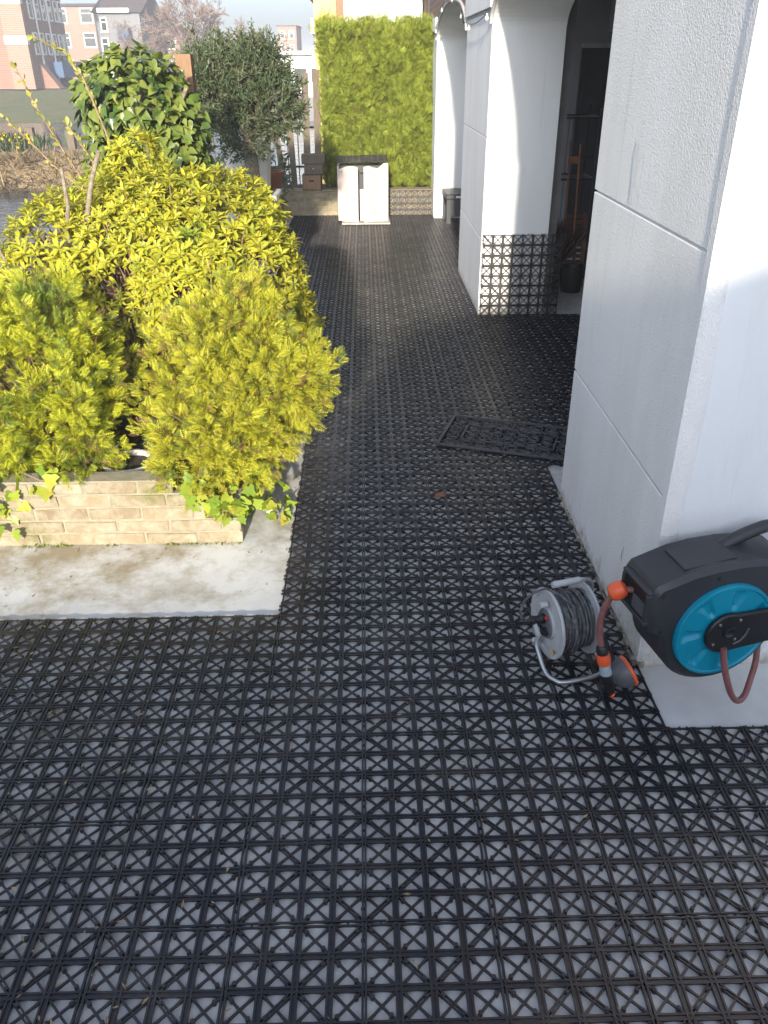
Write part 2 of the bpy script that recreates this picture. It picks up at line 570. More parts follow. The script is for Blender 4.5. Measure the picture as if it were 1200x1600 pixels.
# ------------------------------------------------------------------ foliage helpers
def frames(dirs, ups):
    """rows x,y,z : x along dirs, z close to ups"""
    x = dirs / np.linalg.norm(dirs, axis=1, keepdims=True)
    y = np.cross(ups, x)
    ln = np.linalg.norm(y, axis=1, keepdims=True)
    y = np.where(ln > 1e-6, y / np.maximum(ln, 1e-6), np.array([[0, 1.0, 0]]))
    z = np.cross(x, y)
    return np.stack([x, y, z], 1)


def scatter(tv, tf, pos, fr, scl):
    N = len(pos)
    V = pos[:, None, :] + np.einsum('tk,nkd->ntd', tv, fr) * scl[:, None, None]
    T = tf[None] + (np.arange(N) * len(tv))[:, None, None]
    return V.reshape(-1, 3), T.reshape(-1, 3)


def rdirs(n):
    d = rng.normal(size=(n, 3))
    return d / np.linalg.norm(d, axis=1, keepdims=True)


def spray_template(pairs=7, w=0.055, droop=0.12, ang=42, sub=0):
    """flat branching spray: axis, side branchlets, and (sub) twiglets on those"""
    V, T = [], []

    def blade(b, d, L, wd):
        p = np.array([-d[1], d[0]])
        q0 = b; q1 = b + d * L * 0.55 + p * wd; q2 = b + d * L; q3 = b + d * L * 0.55 - p * wd
        i = len(V)
        for q in (q0, q1, q2, q3):
            V.append((q[0], q[1], -droop * (q[0] ** 2) - 0.25 * abs(q[1]) ** 1.5))
        T.extend([(i, i + 1, i + 2), (i, i + 2, i + 3)])
    blade(np.array([0., 0.]), np.array([1., 0.]), 1.0, w * 0.8)
    for k in range(pairs):
        t = 0.12 + 0.78 * k / pairs
        L = 0.50 * (1 - t) ** 0.7 + 0.10
        for s in (-1, 1):
            a = R(ang) * s
            d = np.array([math.cos(a), math.sin(a)])
            b0 = np.array([t + 0.03 * s, 0.])
            blade(b0, d, L, w)
            if sub and L > 0.2:
                for f in (0.4, 0.7)[:sub]:
                    a2 = a - R(38) * s
                    blade(b0 + d * L * f, np.array([math.cos(a2), math.sin(a2)]), L * 0.42, w * 0.9)
                    a3 = a + R(30) * s
                    blade(b0 + d * L * f, np.array([math.cos(a3), math.sin(a3)]), L * 0.30, w * 0.9)
    return np.array(V), np.array(T)


def leaf_template(w=0.32, fold=0.10, curl=0.15):
    # long leaf : base, two shoulder pairs, tip, with a folded midrib
    V = [(0, 0, 0), (0.35, w * 0.8, fold), (0.35, -w * 0.8, fold), (0.68, w, fold - curl * 0.4), (0.68, -w, fold - curl * 0.4), (1, 0, -curl),
         (0.35, 0, 0), (0.68, 0, -curl * 0.45)]
    T = [(0, 6, 1), (0, 2, 6), (1, 6, 7), (1, 7, 3), (6, 2, 4), (6, 4, 7), (3, 7, 5), (7, 4, 5)]
    return np.array(V, float), np.array(T)


def thin_leaf_template(w=0.12):
    V = [(0, 0, 0), (0.5, w, 0.04), (1, 0, -0.05), (0.5, -w, 0.04)]
    return np.array(V, float), np.array([(0, 1, 2), (0, 2, 3)])


def ivy_template():
    out = [(0.0, 0.0), (-0.05, 0.30), (0.12, 0.52), (0.36, 0.30), (0.52, 0.42), (0.66, 0.20), (1.0, 0.0)]
    full = out + [(a, -b) for a, b in out[::-1][1:-1]]
    V = [(0.42, 0, -0.03)] + [(a, b, 0.06 - 0.18 * b * b + 0.05 * abs(b) - 0.10 * a * a) for a, b in full]
    n = len(full)
    T = [(0, 1 + i, 1 + (i + 1) % n) for i in range(n)]
    return np.array(V, float), np.array(T)


def heart_template():
    out = [(0.0, 0.0), (-0.10, 0.22), (0.08, 0.42), (0.34, 0.40), (0.68, 0.20), (1.0, 0.0)]
    full = out + [(a, -b) for a, b in out[::-1][1:-1]]
    V = [(0.35, 0, -0.05)] + [(a, b, 0.08 * abs(b) / 0.4 - 0.15 * a * a) for a, b in full]
    n = len(full)
    return np.array(V, float), np.array([(0, 1 + i, 1 + (i + 1) % n) for i in range(n)])


def blob_points(blobs, n, shell=(0.8, 1.05), keep=None):
    """points near the surface of a union of ellipsoids with outward normals"""
    P, N = [], []
    w = np.array([r[0] * r[1] + r[1] * r[2] + r[0] * r[2] for _, r in blobs]); w = w / w.sum()
    while len(P) < n:
        i = rng.choice(len(blobs), p=w)
        c, r = np.array(blobs[i][0]), np.array(blobs[i][1])
        d = rdirs(1)[0]
        s = rng.uniform(*shell)
        p = c + d * r * s
        bad = False
        for j, (c2, r2) in enumerate(blobs):
            if j != i and np.linalg.norm((p - np.array(c2)) / np.array(r2)) < shell[0]:
                bad = True; break
        if bad or (keep is not None and not keep(p)):
            continue
        nn = d / r
        P.append(p); N.append(nn / np.linalg.norm(nn))
    return np.array(P), np.array(N)


def instance_leaves(parent, name, mesh, mat, pos, fr, scl):
    off = wloc(parent)
    for k in range(len(pos)):
        o = bpy.data.objects.new(name, mesh)
        mtx = Matrix([[fr[k][0][i] * scl[k], fr[k][1][i] * scl[k], fr[k][2][i] * scl[k], pos[k][i] - off[i]] for i in range(3)] + [[0, 0, 0, 1]])
        COL.objects.link(o)
        o.parent = parent
        o.matrix_basis = mtx


def frontmost(pos, n):
    d = np.linalg.norm(pos - np.array(CAM), axis=1)
    return np.argsort(d)[:n]

# ================================================================== THE SETTING
# water of the canal, far out to the horizon
wv = [(-900, -60, -0.8), (700, -60, -0.8), (700, 2200, -0.8), (-900, 2200, -0.8)]
setp(link("canal_water", make_mesh("canal_water", wv, [(0, 1, 2, 3)]), 'water'), kind='structure')

# the terrace slab
terrace = MB().box(-2.0, 4.2, -7.0, 12.0, -1.2, 0.0).build("terrace", 'floor', kind='structure')

# ---- the plastic lattice tiles: one mesh, shared
CELL, TS = 0.075, 0.300
Y0 = 1.4722


def tile_mesh():
    b = MB()
    hw = TS / 2 - 0.0011

    def wall(p, q, t, zt, sag, seg=4, z0=0.0006, arch=0.004):
        """thin upright strip from p to q, its top edge sagging in the middle"""
        p, q = np.array(p, float), np.array(q, float)
        d = (q - p); L = np.linalg.norm(d); d = d / L
        nrm = np.array([-d[1], d[0]]) * t / 2
        V, F = [], []
        for i in range(seg + 1):
            s = i / seg
            c = p + (q - p) * s
            z = zt - sag * (1 - (2 * s - 1) ** 2)
            zb = z0 + arch * (1 - (2 * s - 1) ** 2)
            for sg in (-1, 1):
                V.append((*(c + nrm * sg), zb)); V.append((*(c + nrm * sg), z))
        for i in range(seg):
            a, c = i * 4, (i + 1) * 4
            F += [(a, c, c + 1, a + 1), (a + 2, a + 3, c + 3, c + 2), (a + 1, c + 1, c + 3, a + 3)]
        F += [(0, 1, 3, 2), (seg * 4, seg * 4 + 2, seg * 4 + 3, seg * 4 + 1)]
        b.add(V, F)
    t, off = 0.0048, 0.0056
    for k in range(5):
        c = -TS / 2 + k * CELL
        offs = (off, -off)
        if k == 0: offs = (off - 0.0014,)
        if k == 4: offs = (-off + 0.0014,)
        for o in offs:
            for j in range(4):
                a, e = -TS / 2 + j * CELL, -TS / 2 + (j + 1) * CELL
                a = max(a, -hw); e = min(e, hw)
                wall((c + o, a), (c + o, e), t, 0.0142, 0.0008, 2)
                wall((a, c + o), (e, c + o), t, 0.0138, 0.0020, 6, 0.0006, 0.0072)
        # floor of the groove between the paired walls
        if 0 < k < 4:
            b.box(c - off, c + off, -hw, hw, 0.0076, 0.0104)
            b.box(-hw, hw, c - off, c + off, 0.0072, 0.0099)
    for i in range(4):
        for j in range(4):
            x0, y0 = -TS / 2 + i * CELL, -TS / 2 + j * CELL
            x1, y1 = x0 + CELL, y0 + CELL
            main = (i == j) or (i + j == 3)
            for dgn in (0, 1):
                p, q = ((x0, y0), (x1, y1)) if dgn == 0 else ((x0, y1), (x1, y0))
                strong = (i == j and dgn == 0) or (i + j == 3 and dgn == 1)
                if strong:
                    d = np.array(q) - np.array(p); d = d / np.linalg.norm(d); n_ = np.array([-d[1], d[0]]) * 0.0036
                    for sg in (-1, 1):
                        wall(np.array(p) + n_ * sg, np.array(q) + n_ * sg, 0.0036, 0.0128, 0.0028, 3)
                else:
                    wall(p, q, 0.0054, 0.0120 if dgn else 0.0117, 0.0032, 3)
            # two small studs on one diagonal of every cell
            dgn = (i + j) % 2
            for s in (0.24, 0.76):
                px, py = x0 + CELL * s, (y0 + CELL * s) if dgn == 0 else (y1 - CELL * s)
                b.lathe([(0.0052, 0.0008), (0.0052, 0.0126), (0.0028, 0.0133)], (px, py, 0), n=7)
    # joining lugs on two sides
    for k in range(3):
        c = -0.1 + k * 0.1
        for s in (-0.011, 0.011):
            b.box(c + s - 0.0025, c + s + 0.0025, hw - 0.002, hw + 0.008, 0.002, 0.0085)
            b.box(-hw - 0.008, -hw + 0.002, c + s - 0.0025, c + s + 0.0025, 0.0022, 0.0087)
    return make_mesh("lattice_tile", b.V, b.F)


def make_tile_mat():
    mt, nt, p = new_mat("black_lattice_plastic")
    pos = geopos(nt)
    oi = nt.nodes.new("ShaderNodeObjectInfo")
    c = mixcol(nt, oi.outputs["Random"], (0.0125, 0.0120, 0.0155), (0.0220, 0.0210, 0.0240))
    dust = ramp(nt, noise(nt, 3.5, 7, 0.7, pos, 0.3), 0.50, 0.80)
    c = mixcol(nt, dust, c, (0.062, 0.055, 0.049))
    nt.links.new(c, p.inputs["Base Color"])
    p.inputs["Roughness"].default_value = 0.36
    p.inputs["Specular IOR Level"].default_value = 0.45
    return mt


M['tile'] = make_tile_mat()
TILE = tile_mesh()
TILE.materials.append(M['tile'])
tile_spots = []
for i in range(-5, -1):
    for k in range(-4, 3): tile_spots.append((i, k))
for i in range(-1, 3):
    for k in range(-4, 32):
        if not (k in (30, 31) and i in (0,)):
            tile_spots.append((i, k))
for i in range(3, 6):
    for k in range(-4, 1): tile_spots.append((i, k))
for i in range(3, 7):
    for k in range(7, 16): tile_spots.append((i, k))
for i in (-3, -2):
    for k in range(9, 32): tile_spots.append((i, k))
for i in (3, 4):
    for k in range(21, 31): tile_spots.append((i, k))
toff = wloc(terrace)
for (i, k) in tile_spots:
    o = bpy.data.objects.new("tile", TILE)
    COL.objects.link(o)
    o.parent = terrace
    o.location = Vector((i * TS + TS / 2 + random.gauss(0, 0.0008), Y0 + k * TS + TS / 2 + random.gauss(0, 0.0008), 0.0006 + random.uniform(0, 0.0014))) - Vector(toff)
    o.rotation_euler = (random.gauss(0, 0.003), random.gauss(0, 0.003), random.gauss(0, 0.0030))

# ---- the far bank: reed strip, grass slope, street
def terrain(name, rows, mat, nx=60, x0=-160, x1=60, amp=0.1, fs=1.0):
    """rows : list of (y, z); sheet between x0 and x1 with uneven height"""
    V, F = [], []
    for (y, z) in rows:
        for i in range(nx + 1):
            x = x0 + (x1 - x0) * i / nx
            V.append((x, y + 0.4 * math.sin(x * 0.7 * fs + y), z + amp * (math.sin(x * 1.3 * fs + y * 0.7) * 0.5 + math.sin(x * 0.37 * fs + y * 1.9) * 0.5)))
    for r in range(len(rows) - 1):
        for i in range(nx):
            a = r * (nx + 1) + i
            F.append((a, a + 1, a + nx + 2, a + nx + 1))
    return setp(link(name, make_mesh(name, V, F, 60), mat), kind='structure')


terrain("reed_bank", [(19.6, -1.0), (20.2, -0.75), (21.2, -0.35), (22.5, -0.22), (24.5, -0.25), (26.0, -0.5), (27.0, -1.0)], 'reed', 80, -60, -6.2, 0.06)
terrain("grass_slope", [(44, -1.0), (46, -0.70), (52, -0.35), (58, 0.0), (63, 0.25), (64, 0.27)], 'grass', 80, -160, -13.5, 0.08, 0.3)
setp(link("street", make_mesh("street", [(-160, 64, 0.272), (-13.5, 64, 0.272), (-13.5, 72, 0.275), (-160, 72, 0.275)], [(0, 1, 2, 3)]), 'road'), kind='structure')
setp(link("far_ground", make_mesh("far_ground", [(-900, 72, 0.268), (-13.5, 72, 0.268), (-13.5, 130, 0.3), (200, 190, 0.3), (900, 200, 0.3), (900, 2200, 0.3), (-900, 2200, 0.3)],
                               [(0, 1, 2, 3, 4, 5, 6)]), 'grass'), kind='structure')
# dry reed blades hanging over the water and grass tufts on the strip
n = 5200
pos = np.c_[rng.uniform(-30, -6.0, n), rng.uniform(19.8, 22.4, n), np.zeros(n)]
pos[:, 2] = np.interp(pos[:, 1], [19.6, 20.2, 21.2, 22.5], [-0.95, -0.75, -0.38, -0.25])
d = np.c_[rng.normal(0.15, 0.35, n), rng.normal(-0.75, 0.3, n), rng.uniform(-0.2, 0.8, n)]
tv, tf = thin_leaf_template(0.035)
V, T = scatter(tv, tf, pos, frames(d, rdirs(n)), rng.uniform(0.25, 0.6, n))
tri_obj("reed_grass", V, T, 'reedblade', label="dry straw-coloured reed hanging over the far canal bank", cat="reed", kind='stuff')


def post(name, x, y, z0, z1, w, mat, label, cat, group=None, lean=0.0, d=None):
    d = d or w
    b = MB()
    b.add([(x + sx * w / 2 + lean * t, y + sy * d / 2, z0 + (z1 - z0) * t) for t in (0, 1) for sy in (-1, 1) for sx in (-1, 1)],
          [(0, 2, 3, 1), (4, 5, 7, 6), (0, 1, 5, 4), (2, 6, 7, 3), (0, 4, 6, 2), (1, 3, 7, 5)])
    return b.build(name, mat, label=label, cat=cat, group=group)


for x, h, lb in ((-8.72, 0.52, "left wooden mooring post on the reed strip"), (-9.05, 0.20, "low dark stump beside the mooring post on reed strip"),
                 (-7.68, 0.46, "right wooden mooring post on the reed strip")):
    post("mooring_post", x, 23.6, -0.5, -0.22 + h, 0.19, 'wood_grey', lb, "post", "mooring posts on the reed strip")
n = 260
pos = np.c_[rng.normal(-9.65, 0.45, n), rng.normal(23.6, 0.25, n), rng.uniform(-0.15, 0.12, n)]
tv, tf = leaf_template(0.4)
V, T = scatter(tv, tf, pos, frames(rdirs(n), rdirs(n)), rng.uniform(0.07, 0.13, n))
daff = thing("daffodil_clump", (-9.65, 23.6, -0.25), "clump of yellow daffodils on the reed strip across the water", "flowers")
tri_obj("flower_heads", V, T, 'daffodil', daff, kind='stuff')
n = 700
pos = np.c_[rng.normal(-9.65, 0.6, n), rng.normal(23.6, 0.3, n), np.full(n, -0.27)]
tv, tf = thin_leaf_template(0.05)
V, T = scatter(tv, tf, pos, frames(np.c_[rng.normal(0, 0.3, n), rng.normal(0, 0.3, n), np.ones(n)], rdirs(n)), rng.uniform(0.3, 0.55, n))
tri_obj("stalks", V, T, 'far_shrub', daff, kind='stuff')


# ---- houses across the canal
def far_house(name, x0, x1, y, z0, z1, mat, label, wins, depth=9, rot=0.0, roofz=1.6, extras=None, group="brick houses across the canal"):
    h = thing(name, ((x0 + x1) / 2, y, z0), label, "house", group)
    MB().box(x0, x1, y, y + depth, z0, z1).build("wall", mat, h)
    xm = (x0 + x1) / 2
    rf = MB().add([(x0 - .2, y - .25, z1), (x1 + .2, y - .25, z1), (x1 + .2, y + depth, z1), (x0 - .2, y + depth, z1),
                   (x0 - .2, y + depth / 2, z1 + roofz), (x1 + .2, y + depth / 2, z1 + roofz)],
                  [(0, 1, 5, 4), (3, 4, 5, 2), (0, 4, 3), (1, 2, 5), (0, 3, 2, 1)]).build("roof", 'roof', h)
    for (wx, wz, ww, wh) in wins:
        w = MB()
        f = 0.09
        w.box(wx - ww / 2, wx - ww / 2 + f, y - 0.05, y + 0.02, wz, wz + wh)
        w.box(wx + ww / 2 - f, wx + ww / 2, y - 0.05, y + 0.02, wz, wz + wh)
        w.box(wx - ww / 2 + f, wx + ww / 2 - f, y - 0.05, y + 0.02, wz, wz + f)
        w.box(wx - ww / 2 + f, wx + ww / 2 - f, y - 0.05, y + 0.02, wz + wh - f, wz + wh)
        w.box(wx - ww / 2 + f, wx + ww / 2 - f, y - 0.045, y + 0.015, wz + wh * .62, wz + wh * .62 + f * .8)
        wo = w.build("window", 'far_white', h)
        MB().box(wx - ww / 2 + f * .9, wx + ww / 2 - f * .9, y - 0.02, y - 0.006, wz + f * .9, wz + wh - f * .9).build("pane", 'glass_dark', wo)
        MB().box(wx - ww / 2 - .08, wx + ww / 2 + .08, y - 0.12, y + 0.02, wz - .10, wz - 0.004).build("sill", 'far_cream', wo)
    if extras: extras(h)
    return h


ha_ = thing("brick_terrace_house", (-26, 67, 0.27), "red brick terrace with sunlit orange end and shaded window front, far left", "house", "brick houses across the canal")
MB().box(-32, -22.2, 62.9, 71.0, 0.27, 8.4).build("wall", 'far_brick_side', ha_)
MB().box(-32.3, -21.9, 62.6, 71.3, 8.4, 8.6).build("roof", 'roof', ha_)
MB().box(-23.6, -22.15, 62.5, 62.898, 0.27, 8.39).build("brick_pier", 'far_brick_pink', ha_, label="sunlit orange brick pier")
for z in (2.9, 5.2):
    MB().box(-23.65, -22.12, 62.46, 62.897, z, z + 0.5).build("cream_band", 'far_cream', ha_)
for y in (64.2, 65.5, 66.8, 68.1, 69.4, 70.4):
    for z in (2.3, 4.4, 6.4):
        w = MB()
        f = 0.09
        w.box(-22.19, -22.12, y - .38, y - .38 + f, z, z + 1.35)
        w.box(-22.19, -22.12, y + .38 - f, y + .38, z, z + 1.35)
        w.box(-22.19, -22.12, y - .29, y + .29, z, z + f)
        w.box(-22.19, -22.12, y - .29, y + .29, z + 1.35 - f, z + 1.35)
        w.box(-22.19, -22.125, y - .29, y + .29, z + .85, z + .92)
        wo = w.build("window", 'far_white', ha_)
        MB().box(-22.19, -22.15, y - .30, y + .30, z + .08, z + 1.28).build("pane", 'glass_dark', wo)
for y in (64.85, 67.4):
    MB().tube([(-22.1, y, 0.27), (-22.1, y, 8.3)], 0.06, 6).build("rain_pipe", 'far_white', ha_)
MB().box(-22.19, -21.3, 66.2, 70.8, 0.9, 1.9).build("bay_panel", 'far_blue', ha_, label="blue bay panel under the windows")
MB().add([(-22.19, 64.0, 0.27), (-21.0, 64.0, 0.27), (-22.19, 64.0, 1.9), (-22.19, 65.0, 0.27), (-21.0, 65.0, 0.27), (-22.19, 65.0, 1.9)], [(0, 1, 2), (3, 5, 4), (1, 4, 5, 2), (0, 3, 4, 1)]).build("stair_wall", 'far_brick_side', ha_)


def ex_b(h):
    MB().box(-19.4, -18.5, 75.0, 75.9, 3.3, 4.3).build("bay_panel", 'far_blue', h, label="small blue bay box on the grey wall")
    MB().box(-20.9, -18.4, 75.55, 76.4, 5.3, 5.6).build("gutter", 'far_white', h)


far_house("brick_terrace_house", -21.3, -17.7, 76, 0.27, 5.3, 'far_grey', "grey clad narrow house with small blue bay box across canal",
          [(-20.7, 2.3, .6, 1.3), (-19.6, 1.0, .6, 1.3), (-20.6, 4.0, .55, 1.0)], extras=ex_b)


def ex_c(h):
    MB().box(-25.6, -23.4, 99.0, 100.4, 3.2, 4.6).build("balcony", 'far_white', h, label="white balcony box with dark slots")
    for k in range(5):
        MB().box(-25.35 + k * 0.4, -25.1 + k * 0.4, 98.93, 98.98, 3.55, 3.75).build("slot", 'glass_dark', h)


far_house("apartment_block", -33.5, -25.2, 100, 0.3, 7.0, 'far_brick_pink', "tall part of pink brick apartment block behind the ivy",
          [(x, z, 1.3, 1.35) for x in (-31.5, -28.8, -26.6) for z in (0.8, 3.3, 5.5)], roofz=0.5)
far_house("apartment_block", -25.1, -19.2, 100.5, 0.3, 4.9, 'far_brick_pink', "low wing of pink apartment block with white balcony",
          [(x, z, 1.2, 1.2) for x in (-22.3, -20.5) for z in (0.8, 3.1)], roofz=0.4, extras=ex_c)
far_house("brick_tower_block", -10.3, -8.0, 115, 0.3, 5.7, 'far_brick_pink', "distant pink tower block beside the olive tree top",
          [(x, z, .6, .9) for x in (-9.7, -8.6) for z in (1.2, 2.8, 4.3)], roofz=0.1, group="brick houses across the canal")

# blue street sign on a pole
sg = thing("street_sign", (-18.3, 66, 0.27), "blue square sign on grey pole in front of houses", "sign")
MB().tube([(-18.3, 66, 0.27), (-18.3, 66, 3.9)], 0.05, 6).build("pole", 'galv', sg)
MB().box(-18.55, -18.05, 65.9, 65.95, 1.05, 1.6, 0.01).build("sign_panel", 'sign_blue', sg)
MB().add([(-18.38, 65.893, 1.18), (-18.22, 65.893, 1.18), (-18.22, 65.893, 1.4), (-18.3, 65.893, 1.5), (-18.38, 65.893, 1.4)], [(0, 1, 2, 3, 4)]).build("white_symbol", 'far_white', sg)


def far_shrub(x, y, z, rx, rz, label, n=900):
    s = thing("evergreen_shrub", (x, y, z), label, "shrub", "dark shrubs along the far street")
    P, N = blob_points([((x, y, z + rz * .9), (rx, rx * .8, rz)), ((x - rx * .5, y, z + rz * .6), (rx * .7, rx * .6, rz * .7))], n, (0.6, 1.05))
    tv, tf = leaf_template(0.45)
    V, T = scatter(tv, tf, P, frames(N + rdirs(n) * .8, rdirs(n)), rng.uniform(0.15, 0.35, n))
    tri_obj("foliage", V, T, 'far_shrub', s, kind='stuff')
    MB().tube([(x, y, z), (x, y, z + rz)], 0.08, 6).build("stem", 'bark', s)


far_shrub(-23.6, 68.5, 0.27, 2.1, 1.25, "large dark shrub in front of the brick terrace, far left")
far_shrub(-19.0, 70.5, 0.27, 1.0, 0.9, "small dark shrub at the end of the brick terrace")


# ---- bare trees far behind
def bare_tree(x, y, z, H, rad, label, seed, n_main=9, levels=5):
    rr = random.Random(seed)
    t = thing("bare_tree", (x, y, z), label, "tree", "bare winter trees across the canal")
    trunk = MB()
    top = Vector((x + rr.uniform(-.3, .3), y, z + H * 0.34))
    trunk.tube([(x, y, z), top], 0.2, 7, radii=[H * 0.022, H * 0.015])
    V, Ts = [], []

    def strip(p, q, w):
        d = (q - p)
        s = d.cross(Vector((rr.gauss(0, 1), rr.gauss(0, 1), rr.gauss(0, .4)))).normalized() * w
        i = len(V)
        V.extend([tuple(p - s), tuple(p + s), tuple(q + s * .5), tuple(q - s * .5)])
        Ts.extend([(i, i + 1, i + 2), (i, i + 2, i + 3)])

    def grow(p, d, L, w, lv):
        q = p + d * L
        strip(p, q, max(w, 0.016))
        if lv == 0: return
        k = 4 if lv <= 2 else 3
        for j in range(k):
            nd_ = (d + Vector((rr.gauss(0, .5), rr.gauss(0, .5), rr.gauss(0.08, .38)))).normalized()
            grow(p + d * L * rr.uniform(.5, 1.0), nd_, L * rr.uniform(.55, .8), w * .6, lv - 1)
    for j in range(n_main):
        a = 2 * math.pi * j / n_main + rr.uniform(-.3, .3)
        e = rr.uniform(.35, 1.35)
        d0 = Vector((math.cos(a) * math.cos(e), math.sin(a) * math.cos(e), math.sin(e)))
        st = Vector((x, y, z)).lerp(top, rr.uniform(.6, 1))
        grow(st, d0, rad * rr.uniform(.35, .5), H * .007, levels)
    trunk.build("trunk", 'far_twig', t)
    tri_obj("crown", np.array(V), np.array(Ts), 'far_twig', t, kind='stuff')


bare_tree(-11.2, 62, 0.2, 6.4, 4.0, "broad bare brown tree left of the sky gap", 3)
bare_tree(-15.2, 66, 0.2, 4.6, 2.7, "smaller bare tree in front of the apartment block", 5)
bare_tree(-8.6, 70, 0.2, 4.6, 2.7, "bare tree crown beside the olive tree", 8)
bare_tree(-17.5, 84, 0.2, 6.4, 3.4, "pale bare tree rising over the apartment roof", 12)

# white houseboat on the canal
hb = thing("houseboat", (-2.9, 46, -0.8), "white flat-roofed houseboat on the bright water behind the fence", "boat")
MB().box(-5.0, -1.6, 45, 51, -0.9, 0.25).build("hull", 'far_grey', hb)
MB().box(-4.4, -1.8, 45.4, 50.5, 0.25, 2.1).build("cabin", 'far_white', hb)
MB().box(-4.7, -1.5, 45.1, 50.8, 2.1, 2.25).build("roof", 'far_white', hb)
for k in range(3):
    MB().box(-4.1 + k * 0.8, -3.55 + k * 0.8, 45.36, 45.39, 0.9, 1.5).build("window", 'glass_dark', hb)

# neighbour's house behind the hedge
nh = thing("neighbour_house", (0.4, 20.5, -0.8), "neighbour house with yellow end wall and white panels behind hedge", "house")
MB().box(-0.98, -0.52, 20.0, 24, -0.8, 6).build("end_wall", 'far_yellow', nh, label="yellow painted end wall")
MB().box(-0.515, -0.36, 19.96, 24, -0.8, 6).build("timber_post", 'wood_brown', nh)
for k in range(3):
    MB().box(-0.355 + k * 0.56, 0.19 + k * 0.56, 20.02, 24, 1.2, 6).build("white_panel", 'far_white', nh)
MB().box(-0.355, 1.6, 20.06, 24, -0.8, 1.19).build("plinth", 'far_brick_pink', nh)
MB().box(1.34, 1.42, 19.9, 24, -0.8, 6).build("corner_post", 'wood_brown', nh)
MB().box(1.425, 2.6, 20.3, 24, -0.8, 6).build("side_wall", 'far_cream', nh)
for k in range(9):
    MB().box(-1.06, -0.981, 20.0, 24, -0.2 + k * 0.62, 0.1 + k * 0.62).build("quoin", 'far_cream', nh)

# unseen building and wall added behind the viewpoint, stepped to shade the near terrace
ob = thing("shade_building", (1.5, -4.6, 0), "white stepped shade building added unseen behind the viewpoint", "building")
prof = [(-0.68, 0), (4.1, 0), (4.1, 3.14), (0.85, 3.12), (0.35, 2.94), (-0.34, 2.84), (-0.50, 2.62), (-0.66, 2.42)]
MB(((0, -4.0, 0), (1, 0, 0), (0, -1, 0), (0, 0, 1))).prism(prof, 0, 1.3).build("wall", 'smooth_white', ob)
gw = thing("shade_wall", (-3, -4.1, 0), "low shade wall added unseen beside the shade building", "wall")
MB().box(-9.0, -0.69, -4.2, -4.0, -1.2, 1.70).build("wall", 'mortar', gw)
MB().box(-9.05, -0.69, -4.25, -3.95, 1.70, 1.75).build("coping", 'concrete', gw)

# ================================================================== THE ARCADED HOUSE
XF, XB = 0.90, 1.40                       # outer and inner face of the arcade
PIERS = [(2.07, 3.25), (6.30, 7.80), (10.90, 12.30)]
ARCHES = [(3.25, 6.30), (7.80, 10.90)]
SPRING, RISE = 1.96, 0.30
house = thing("arcaded_house", (2.0, 7.0, 0), "white stucco arcaded house with brick above, along the right of the terrace", "house")


def groove_blocks(y0, y1, cuts, parent, x=XF, near=None):
    """stucco facing slabs of a pillar with open joints between them"""
    zs = [0.012] + cuts + [2.06]
    for a, b in zip(zs[:-1], zs[1:]):
        lo = a + (0.0030 if a > 0.1 else 0)
        hi = b - (0.0030 if b < 2 else 0)
        MB().box(x, x + 0.008, y0, y1, lo, hi, 0.0035).build("facing_slab", 'stucco', parent)


